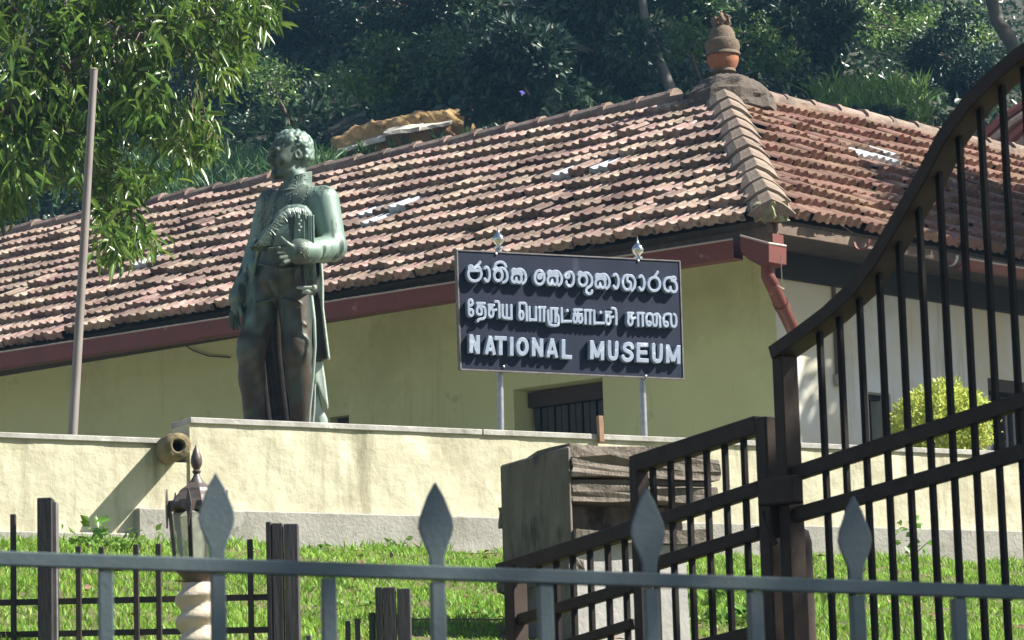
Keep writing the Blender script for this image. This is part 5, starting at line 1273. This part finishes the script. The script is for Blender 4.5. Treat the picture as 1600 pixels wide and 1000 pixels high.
# taller tufts where the wall meets the lawn
def wall_tufts():
    n = 3200; t = rng.uniform(-2, 7, n); dn = (vnoise(t, t * .7, 2.1, 4) > -.1) | (t < .2) ; t = t[dn]; n = len(t); q = np.abs(rng.normal(size=n)) * .06 + .085
    x = W0.x + WD.x * t + WN.x * q; y = W0.y + WD.y * t + WN.y * q; z = ground_z(x, y)
    h_ = rng.uniform(.03, .10, n); a = np.stack([rng.normal(size=n) * .5, rng.normal(size=n) * .5, np.ones(n)], 1); a /= np.linalg.norm(a, axis=1)[:, None]
    V, F = leaf_cards(np.stack([x, y, z], 1), h_, .008, a, droop=.15); o = npmesh('wall_foot_grass', V, F, M['grass'], None, False, tint(V, 5)); tag(o, 'longer grass tufts along the foot of the cement wall base', 'grass', kind='stuff')
wall_tufts()
def weed(px, py, n, size, label, m='weed', name='weed_plant', spread=.12, climb=0, grp=None):
    # stands on the lawn where the sight line meets it
    r_ = ray(px, py); Y = 11.
    for _ in range(900):
        q = CAM + r_ * Y
        if q.z < float(ground_z(q.x, q.y)) : break
        Y += .01
    q = CAM + r_ * Y; 
    if qf(q.x, q.y) < .09: q = WP(px, py, .10)
    t = root(name, q, label, 'plant', grp)
    p = np.array(list(q)) + rng.normal(size=(n, 3)) * [spread, spread * .5, spread * .28]; p[:, 2] = np.maximum(p[:, 2], q.z + .01) + rng.random(n) * climb
    a = rng.normal(size=(n, 3)); a[:, 2] = np.abs(a[:, 2]) * .6; a /= np.linalg.norm(a, axis=1)[:, None]
    for k in range(4): MB().tube([q, Vector(p[k]) - UP * .005, Vector(p[k])], [.004, .003, .001], 5).build('stem', M[m], t)
    V, F = leaf_cards(p, rng.uniform(.6, 1.2, n) * size, rng.uniform(.4, .6, n) * size, a); npmesh('leaves', V, F, M[m], t, False, tint(V, 5))
weed(200, 864, 50, .062, 'leafy green weed at the foot of the wall beside the base step', spread=.14, climb=.06)
weed(150, 862, 26, .075, 'thin weed with a climbing stem left of the base step', spread=.06, climb=.17)
weed(322, 856, 14, .05, 'small dark weed sprouting left of the lantern base', spread=.05)
weed(500, 858, 14, .055, 'small weed against the cement base right of the timber posts', spread=.05)
weed(628, 857, 10, .05, 'tiny upright weed against the cement base left of the second spear', spread=.04, climb=.05)
weed(1150, 975, 110, .10, 'broad leaved bright plant growing behind the left gate leaf', spread=.17)
weed(1110, 940, 60, .085, 'yellowish broad leaved plant beside the concrete pillar', spread=.13)
weed(1425, 870, 26, .07, 'thin weed seen through the gate against the wall base', spread=.06, climb=.22)
weed(520, 950, 30, .05, 'low clump of clover in the lawn between the timber posts', spread=.12)
weed(730, 968, 30, .055, 'low clump of broad leaves in the lawn below the second spear', spread=.12)
n = 170; x = rng.uniform(-3, 3.6, n); y = rng.uniform(13, 20, n); q = qf(x, y); kp = (q > .12) & (q < 7); x, y = x[kp], y[kp]; n = len(x)
a = rng.normal(size=(n, 3)); a[:, 2] *= .25; a /= np.linalg.norm(a, axis=1)[:, None]; nn2 = rng.normal(size=(n, 3)) * .4; nn2[:, 2] = 1
V, F = leaf_cards(np.stack([x, y, ground_z(x, y) + .028], 1), rng.uniform(.04, .09, n), rng.uniform(.02, .04, n), a, nn2)
tag(npmesh('fallen_leaves', V, F, M['stake'], None, False, tint(V, 5)), 'dry brown fallen leaves scattered over the lawn', 'leaves', kind='stuff')
# ---- round yellow-green bush behind the wall
bc = P(1468, 655, 22.4)
bush = root('yellow_bush', (bc.x, bc.y, YARD), 'round bright yellow green clipped bush behind the wall, seen through the gate', 'bush')
for k in range(4): MB().tube([Vector((bc.x, bc.y, YARD)), Vector((bc.x + random.uniform(-.2, .2), bc.y, bc.z - .1))], [.02, .01], 6).build('stem', M['bark'], bush)
p, d = blob_points(bc - UP * .06, (.36, .34, .33), 5200, .75, 26, 5); core = rng.normal(size=(2600, 3)); core /= np.linalg.norm(core, axis=1)[:, None]; p2 = np.array(list(bc - UP * .06)) + core * [.33, .3, .29] * rng.uniform(.8, 1.05, (2600, 1))
p = np.concatenate([p, p2]); d = np.concatenate([d, core]); a = d + rng.normal(size=d.shape) * .6; a /= np.linalg.norm(a, axis=1)[:, None]
V, F = leaf_cards(p, rng.uniform(.025, .05, len(p)), rng.uniform(.016, .028, len(p)), a); tag(npmesh('foliage', V, F, M['leaf_y'], bush, False, tint(V, 5)), kind='stuff')

# ---- mango tree at the upper left, in front of the roof
def pip(x, y, poly):
    r_ = False
    for i in range(len(poly)):
        (x1, y1), (x2, y2) = poly[i], poly[i - 1]
        if (y1 > y) != (y2 > y) and x < (x2 - x1) * (y - y1) / (y2 - y1) + x1: r_ = not r_
    return r_
mt = root('mango_tree', P(-190, 760, 22.5) * 1 - UP * .0, 'leafy tree with long drooping glossy leaves overhanging the roof at the upper left', 'tree')
mt.location.z = YARD
polyA = [(-420, -260), (300, -300), (470, -160), (455, -20), (440, 20), (425, 62), (395, 75), (385, 130), (352, 148), (330, 130), (300, 108), (262, 96), (245, 118), (262, 150), (310, 180), (352, 205), (358, 240), (330, 262), (290, 262), (262, 268), (248, 300), (222, 306), (205, 330), (228, 365), (262, 388), (262, 402), (235, 398), (222, 420), (190, 414), (150, 422), (142, 396), (160, 360), (150, 330), (110, 300), (60, 300), (38, 330), (-10, 352), (-60, 420), (-420, 420)]
limbs = [([(-190, 900), (-170, 640), (-150, 420), (-100, 250)], [.2, .17, .14, .11]), ([(-150, 420), (-60, 240), (60, 130), (190, 60), (300, 40), (430, 8)], [.10, .07, .05, .035, .022, .008]),
         ([(-100, 250), (30, 180), (140, 140), (230, 165), (290, 195), (345, 215)], [.08, .05, .035, .025, .017, .007]), ([(60, 170), (120, 230), (160, 300), (200, 380)], [.04, .03, .02, .008]),
         ([(-100, 250), (-40, 60), (100, -60), (260, -90), (400, -120)], [.09, .06, .045, .03, .012]), ([(190, 60), (280, 70), (360, 110)], [.02, .014, .006]), ([(-60, 240), (10, 290), (30, 320)], [.04, .02, .008]),
         ([(60, 130), (90, 40), (170, -20), (240, -40)], [.04, .03, .02, .01]), ([(-150, 420), (-200, 300), (-300, 150), (-350, 0)], [.1, .07, .05, .03])]
LP = []
for i, (pts, rads) in enumerate(limbs):
    w3 = [P(x, y, 22.6 + .35 * math.sin(i * 2.1 + k)) for k, (x, y) in enumerate(pts)]
    MB().tube(w3, rads, 9).build('trunk' if i == 0 else 'limb', M['bark'], mt, smooth=True)
    for a_, b_ in zip(w3[:-1], w3[1:]):
        for k in range(8): LP.append(list(a_.lerp(b_, k / 8)))
LPn = np.array(LP)
twigs = MB(); LV = []; anchors = []
rr = random.Random(21); tries = 0
while len(anchors) < 2000 and tries < 60000:
    tries += 1
    x = rr.uniform(-420, 470); y = rr.uniform(-300, 425)
    if x < -30 and rr.random() < .6: continue
    if y < -30 and rr.random() < .6: continue
    if not pip(x, y + 12, polyA): continue
    if float(vnoise(x / 60., y / 60., 1.6, 2)) < -.55: continue
    Y = 22.5 + rr.gauss(0, .7); anchors.append((P(x, y, Y), x, y))
leafobj = []; bases = []; axes = []; lens = []
for (p, x, y) in anchors:
    pn = np.array(list(p)); i = int(np.argmin(((LPn - pn) ** 2).sum(1))); q = Vector(LPn[i]); m_ = q.lerp(p, .55) + UP * rr.uniform(.02, .10)
    if (p - q).length < .9 and rr.random() < .6: twigs.tube([q, q.lerp(m_, .5) + UP * .03, m_, p], [.006, .005, .004, .002], 4, caps=False)
    n = rr.randint(7, 11); out = (p - q).normalized()
    for k in range(n):
        th = 2 * math.pi * k / n + rr.uniform(-.3, .3); sp = rr.uniform(.35, 1.0)
        a_ = Vector((math.cos(th) * sp, math.sin(th) * sp, rr.uniform(-1.5, .3))) + out * .6; a_.normalize()
        bases.append(list(p - out * rr.uniform(0, .22) + Vector((rr.gauss(0, .045), rr.gauss(0, .045), rr.gauss(0, .045))))); axes.append(list(a_)); lens.append(rr.uniform(.065, .145))
bases = np.array(bases); axes = np.array(axes); lens = np.array(lens)
tw = twigs.build('twigs', M['bark'], mt); tag(tw, kind='stuff')
def long_leaf(b, a, ln):
    """curved, folded lance leaf: 3 stations"""
    n = len(b); r0 = rnd_dirs(n); r0[:, 2] += 1.2; s = np.cross(a, r0); s /= np.linalg.norm(s, axis=1)[:, None]; u = np.cross(s, a); L_ = ln[:, None]
    w = (ln * rng.uniform(.10, .155, n))[:, None]; rows = []; dn = np.array([[0, 0, -1.]])
    for f_, wf in ((.0, .08), (.25, .85), (.6, 1.), (.85, .55)):
        c = b + a * L_ * f_ + dn * L_ * .22 * f_ ** 2; rows += [c + s * w * wf + u * w * .45 * wf, c, c - s * w * wf + u * w * .45 * wf]
    tip = b + a * L_ + dn * L_ * .26
    V = np.stack(rows + [tip], 1); F = []
    for k in range(3): o = k * 3; F += [(o, o + 1, o + 4, o + 3), (o + 1, o + 2, o + 5, o + 4)]
    return V, F
V, Fq = long_leaf(bases, axes, lens)     # (n,13,3)
TRI = [(9, 10, 12), (10, 11, 12)]
allF = []
for f in Fq: allF += [(f[0], f[1], f[2]), (f[0], f[2], f[3])]
allF += TRI; allF = np.array(allF)
vis = np.array([proj(Vector(b)) for b in bases]); order = np.argsort(bases[:, 1] - lens * 3 + np.where((vis[:, 0] > 10) & (vis[:, 0] < 460) & (vis[:, 1] > 10) & (vis[:, 1] < 420), 0, 50))
single = order[:300]; rest = order[300:]
proto = []
for k in range(6):
    i = single[k]; b = bases[i]; me = bpy.data.meshes.new('leaf'); me.from_pydata([tuple(v - b) for v in V[i]], [], [tuple(int(z) for z in f) for f in allF]); me.polygons.foreach_set('use_smooth', [True] * len(me.polygons)); me.materials.append(M['mango'] if k % 3 else M['mango_y']); me.update(); proto.append((me, Vector(axes[i])))
mo = rloc(mt)
for j, i in enumerate(single):
    me, ax0 = proto[j % 6]; o = link('leaf', me, mt); o.location = Vector(bases[i]) - mo
    o.rotation_mode = 'QUATERNION'; o.rotation_quaternion = ax0.rotation_difference(Vector(axes[i])); s_ = lens[i] / .16; o.scale = (s_,) * 3 if False else (1, 1, 1)
ysel = rng.random(len(rest)) < .18
for sel, m_, nm in ((rest[~ysel], 'mango', 'foliage'), (rest[ysel], 'mango_y', 'foliage')):
    VV = V[sel].reshape(-1, 3); FF = (np.arange(len(sel))[:, None, None] * 13 + allF[None]).reshape(-1, 3)
    tag(npmesh(nm, VV, FF, M[m_], mt, True, {'tint': np.repeat(rng.random(len(sel)), 13)}), kind='stuff')

# ---- wooded hillside
def hillpoint(px, py, off=0):
    r_ = ray(px, py); Y = 30.
    while Y < 95:
        q = CAM + r_ * Y
        if q.z < float(ground_z(q.x, q.y)): break
        Y += .15
    return CAM + r_ * (Y - off)
# earth bank with pale slabs
ebc = hillpoint(632, 232)
EB = root('earth_bank', ebc, 'sunlit orange earth bank on the hillside above the roof ridge', 'bank')
Yb = ebc.y - 1.2
poly = [(522, 262), (524, 232), (548, 222), (575, 212), (610, 204), (650, 196), (700, 190), (742, 188), (750, 215), (745, 240), (700, 262)]
G = Field((P(515, 262, Yb).x, Yb - .9, P(600, 275, Yb).z), (P(758, 262, Yb).x, Yb + 1.5, P(600, 180, Yb).z + .2), .03)
G.polyprism(poly, Yb - .45, Yb + 1.2, .03, .1, .12)
V_, Q_ = G.mesh(); V_ += (np.stack([vnoise(V_[:, 0], V_[:, 2], 4, 1), vnoise(V_[:, 2], V_[:, 0], 6, 2), vnoise(V_[:, 0], V_[:, 1], 5, 3)], 1)) * .018 + (np.stack([vnoise(V_[:, 0], V_[:, 2], 13, 1), vnoise(V_[:, 2], V_[:, 0], 17, 2), vnoise(V_[:, 0], V_[:, 2], 15, 3)], 1)) * .012
npmesh('earth_face', V_, Q_, M['earth'], EB, True)
for k, pl_ in enumerate(([(598, 207, -.80), (655, 198, -.80), (670, 184, -.25), (622, 188, -.25)], [(652, 199, -.74), (703, 191, -.74), (714, 181, -.2), (672, 184, -.2)], [(526, 236, -.70), (560, 226, -.72), (562, 220, -.45), (530, 229, -.45)], [(562, 225, -.72), (602, 214, -.72), (600, 208, -.45), (564, 218, -.45)])):
    MB().prism([P(x, y, Yb + dy) for x, y, dy in pl_], -UP * .05).build('stone_slab', M['slab'], EB, rough=.006, seed=k)
def tuft_field(name, label, region, n, m, hgt, wdt, kindcat='grass', depth=.6, lean=.5):
    pts = []
    for _ in range(n):
        x = random.uniform(region[0], region[2]); y = random.uniform(region[1], region[3]); pts.append((x, y))
    gx = {}
    B_ = []
    for x, y in pts:
        key = (int(x // 12), int(y // 8))
        if key not in gx: gx[key] = hillpoint(key[0] * 12 + 6, key[1] * 8 + 4).y
        p = P(x, y, gx[key] - random.uniform(0, depth)); B_.append([p.x, p.y, p.z])
    B_ = np.array(B_); B_[:, 2] -= hgt * .5
    a = rng.normal(size=(n, 3)) * lean; a[:, 2] = 1; a /= np.linalg.norm(a, axis=1)[:, None]
    V, F = leaf_cards(B_, rng.uniform(.5, 1.3, n) * hgt, wdt, a, droop=.2); o = npmesh(name, V, F, M[m], None, False, tint(V, 5)); tag(o, label, kindcat, kind='stuff')
tuft_field('bank_grass', 'blue green grass slope above the roof ridge behind the statue', (150, 228, 530, 330), 11000, 'tallgrass', .30, .022, depth=5.2)
tuft_field('reeds', 'bright green reeds on the hillside above the right roof', (1270, 115, 1450, 185), 1700, 'brightgrass', .5, .032, depth=5.5)
tuft_field('reeds', 'bright green reeds beside the roof finial', (1050, 85, 1100, 130), 300, 'brightgrass', .4, .03)
n = 1500; xs = rng.uniform(532, 745, n); fr = rng.random(n) ** 1.3; ys = 262 - 6 - (xs - 532) * .115 - fr * 26
kp = vnoise(xs / 30, xs * 0, 2.0, 3) > -.25 + .8 * fr; xs, ys = xs[kp], ys[kp]; B_ = np.array([list(P(x, y, Yb - .72)) for x, y in zip(xs, ys)]); n = len(B_)
a = rng.normal(size=(n, 3)) * .45; a[:, 2] = 1; a /= np.linalg.norm(a, axis=1)[:, None]; V, F = leaf_cards(B_, rng.uniform(.08, .26, n), .018, a, droop=.25)
o = npmesh('bank_weeds', V, F, M['tallgrass'], None, False, tint(V, 5)); tag(o, 'dark green grass growing along the foot of the orange earth bank', 'grass', kind='stuff')
# undergrowth covering the hill
n = 46000; xs = rng.uniform(-60, 1700, n); ys = rng.uniform(-60, 360, n); B_ = []; gx = {}
for x, y in zip(xs, ys):
    key = (int(x // 40), int(y // 20))
    if key not in gx: gx[key] = hillpoint(key[0] * 40 + 20, key[1] * 20 + 10).y
    if 515 < x < 755 and 175 < y < 265: B_.append((0, 30, -5)); continue
    p = P(x, y, gx[key] - random.uniform(0, 1.2)); B_.append((p.x, p.y, p.z))
B_ = np.array(B_); V, F = leaf_cards(B_, rng.uniform(.12, .26, n), rng.uniform(.06, .12, n)); o = npmesh('undergrowth', V, F, M['leaf_a'], None, False, tint(V, 5)); tag(o, 'dark leafy undergrowth covering the hillside between the trees', 'undergrowth', kind='stuff')
GRP = 'trees on the hillside behind the museum'
def htree(px, py, off, rx, ry, n, m, size, name, label, bark='bark', tr=.16, seed=0, lumps=16, droop=.3):
    c = hillpoint(px, max(py, -40), off); c = P(px, py, c.y); k = c.y / 5000; cr = (rx * k, rx * k * .8, ry * k)
    b = Vector((c.x + .3, c.y + .6, float(ground_z(c.x + .3, c.y + .6))))
    tree(name, label, b, c, tr, c, cr, n, M[m], size, M[bark], GRP, lumps, seed, droop=droop)
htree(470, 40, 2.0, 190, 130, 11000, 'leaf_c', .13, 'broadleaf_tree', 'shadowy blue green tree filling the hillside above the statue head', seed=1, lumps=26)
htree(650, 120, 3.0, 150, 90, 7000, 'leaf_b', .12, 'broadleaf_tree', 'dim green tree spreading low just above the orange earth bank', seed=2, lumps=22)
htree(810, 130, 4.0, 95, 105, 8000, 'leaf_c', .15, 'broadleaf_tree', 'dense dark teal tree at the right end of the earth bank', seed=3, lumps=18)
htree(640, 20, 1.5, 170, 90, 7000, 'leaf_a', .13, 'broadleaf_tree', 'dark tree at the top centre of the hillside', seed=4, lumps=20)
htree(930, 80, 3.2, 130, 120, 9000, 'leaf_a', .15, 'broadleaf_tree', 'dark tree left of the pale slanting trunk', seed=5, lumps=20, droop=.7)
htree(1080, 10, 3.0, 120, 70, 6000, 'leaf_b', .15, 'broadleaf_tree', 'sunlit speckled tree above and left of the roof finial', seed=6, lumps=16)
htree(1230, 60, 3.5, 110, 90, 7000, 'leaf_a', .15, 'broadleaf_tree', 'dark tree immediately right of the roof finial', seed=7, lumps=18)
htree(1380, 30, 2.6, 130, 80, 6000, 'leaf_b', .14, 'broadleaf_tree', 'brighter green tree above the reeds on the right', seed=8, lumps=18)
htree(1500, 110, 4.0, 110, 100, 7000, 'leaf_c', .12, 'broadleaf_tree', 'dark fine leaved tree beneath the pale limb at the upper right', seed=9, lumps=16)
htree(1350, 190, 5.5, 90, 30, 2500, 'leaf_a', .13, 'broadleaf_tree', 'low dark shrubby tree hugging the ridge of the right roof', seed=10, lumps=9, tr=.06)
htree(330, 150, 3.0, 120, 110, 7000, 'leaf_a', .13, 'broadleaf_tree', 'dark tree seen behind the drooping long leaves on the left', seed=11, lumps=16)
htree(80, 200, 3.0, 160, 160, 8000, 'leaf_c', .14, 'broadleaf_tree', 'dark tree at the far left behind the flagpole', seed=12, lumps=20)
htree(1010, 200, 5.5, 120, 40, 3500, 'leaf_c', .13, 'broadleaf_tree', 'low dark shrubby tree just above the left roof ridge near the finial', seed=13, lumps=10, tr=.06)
# two pale trunks one can tell apart
def pale_trunk(pts, rads, off, label):
    y0 = hillpoint(pts[0][0], pts[0][1]).y - off; t = root('pale_tree', P(pts[0][0], pts[0][1], y0), label, 'tree', GRP)
    w3 = [P(x, y, y0) for x, y in pts]; MB().tube(w3, [r * y0 / 5000 for r in rads], 10).build('trunk', M['palebark'], t, smooth=True)
    c = w3[-1]; p, d = blob_points(c + UP * 1.2, (1.8, 1.5, 1.0), 1500, .3, 9, 31); V, F = leaf_cards(p, .14, .06, None); tag(npmesh('crown', V, F, M['leaf_b'], t, False, tint(V, 5)), kind='stuff')
pale_trunk([(1052, 150), (1040, 120), (1024, 80), (1008, 35), (1000, -30), (996, -90)], [9, 9, 8, 7, 6, 5], 2.6, 'tree with a pale slanting trunk left of the roof finial')
pale_trunk([(1625, 190), (1592, 95), (1578, 62), (1558, 32), (1548, -5), (1538, -80)], [13, 12, 12, 11, 10, 8], 7.2, 'tree with a pale bent trunk at the upper right corner')
fl_root = None
for k, (x, y) in enumerate(((816, 146), (779, 203), (816, 150))):
    q = P(x, y, hillpoint(x, y).y - 6.4)
    if k == 2: continue
    fr = root('violet_flower', q, ('small violet flower in the dark foliage above the ridge', 'small violet flower low against the roof ridge')[k], 'flower', 'violet flowers')
    a = rng.normal(size=(9, 3)); a /= np.linalg.norm(a, axis=1)[:, None]; V, F = leaf_cards(np.tile(list(q), (9, 1)), .05, .04, a); npmesh('petals', V, F, M['flower'], fr)
# tall canopy trees rising above the picture, whose shade keeps the hillside dim
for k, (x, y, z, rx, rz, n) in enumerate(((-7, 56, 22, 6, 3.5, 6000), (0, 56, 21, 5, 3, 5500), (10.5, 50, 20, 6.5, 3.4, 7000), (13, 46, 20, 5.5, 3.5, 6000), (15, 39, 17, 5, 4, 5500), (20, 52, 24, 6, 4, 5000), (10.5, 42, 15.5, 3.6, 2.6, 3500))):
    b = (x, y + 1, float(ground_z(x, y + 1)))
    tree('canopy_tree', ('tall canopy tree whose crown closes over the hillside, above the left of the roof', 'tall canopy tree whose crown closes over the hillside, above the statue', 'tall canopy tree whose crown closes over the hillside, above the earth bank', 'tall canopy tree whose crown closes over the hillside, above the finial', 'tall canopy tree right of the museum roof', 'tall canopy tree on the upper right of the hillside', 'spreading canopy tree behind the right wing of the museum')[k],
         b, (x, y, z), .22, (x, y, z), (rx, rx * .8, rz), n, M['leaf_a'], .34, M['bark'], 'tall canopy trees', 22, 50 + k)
# roadside tree right of the gate: it shades the gate, the iron fence and the face of the pillar
tree('unseen_shade_tree', 'shade tree by the road just right of the gate', (9.5, 7.0, 0), (8.6, 7.0, 8.6), .25, (8.4, 6.8, 8.8), (4.2, 3.6, 3.3), 12000, M['leaf_b'], .30, M['bark'], 'shade trees right of the gate', 40, 70)
tree('unseen_shade_tree', 'unseen tree added in the yard to shade the right museum wall', (9.6, 25.6, YARD), (9.0, 25.6, 9.0), .18, (9.0, 25.5, 9.7), (2.7, 2.7, 1.5), 17000, M['leaf_b'], .24, M['bark'], 'shade trees right of the gate', 70, 71)  # unseen tree, added to throw shade over the right museum wall

htree(1440, 60, 1.5, 110, 80, 6000, 'leaf_a', .14, 'broadleaf_tree', 'dark tree between the green reeds and the pale limb on the right', seed=21, lumps=16)
htree(880, 20, 1.2, 150, 70, 6000, 'leaf_c', .14, 'broadleaf_tree', 'dark tree at the top edge right of the centre', seed=22, lumps=16)
htree(220, 60, 1.2, 150, 120, 6000, 'leaf_c', .14, 'broadleaf_tree', 'dark tree at the top left behind the long leaved boughs', seed=23, lumps=16)

tree('canopy_tree', 'tall canopy tree high above the right roof ridge', (10.5, 47, float(ground_z(10.5, 47))), (8.5, 47, 17), .2, (6.5, 47, 19), (4.5, 4, 2.6), 6000, M['leaf_a'], .34, M['bark'], 'tall canopy trees', 22, 90)

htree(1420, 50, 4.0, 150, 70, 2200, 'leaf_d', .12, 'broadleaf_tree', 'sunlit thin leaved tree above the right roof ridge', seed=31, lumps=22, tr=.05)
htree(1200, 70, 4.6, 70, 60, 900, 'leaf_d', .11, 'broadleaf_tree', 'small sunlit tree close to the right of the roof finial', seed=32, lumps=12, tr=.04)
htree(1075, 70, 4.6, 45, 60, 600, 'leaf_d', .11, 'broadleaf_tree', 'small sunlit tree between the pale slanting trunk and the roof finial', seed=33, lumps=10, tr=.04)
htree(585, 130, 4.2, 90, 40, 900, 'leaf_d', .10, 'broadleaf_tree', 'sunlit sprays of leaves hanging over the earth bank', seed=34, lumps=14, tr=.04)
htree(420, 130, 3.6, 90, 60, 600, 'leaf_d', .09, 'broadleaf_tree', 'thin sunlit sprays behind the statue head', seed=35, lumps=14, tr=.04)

# ------------------------------------------------------------------ thin haze over the whole place
hz = MB().obox((0, 25, 12), (100, 0, 0), (0, 95, 0), (0, 0, 40)).build('haze', M['glass'], None); hz.data.materials.clear()
hm = bpy.data.materials.new('haze_air'); hm.use_nodes = True; hn = hm.node_tree; hn.nodes.clear()
ho = hn.nodes.new('ShaderNodeOutputMaterial'); pv_ = hn.nodes.new('ShaderNodeVolumePrincipled'); pv_.inputs['Color'].default_value = (.30, .64, 1, 1); pv_.inputs['Density'].default_value = .0007; pv_.inputs['Anisotropy'].default_value = .2
hn.links.new(pv_.outputs[0], ho.inputs['Volume']); hz.data.materials.append(hm); tag(hz, kind='stuff')
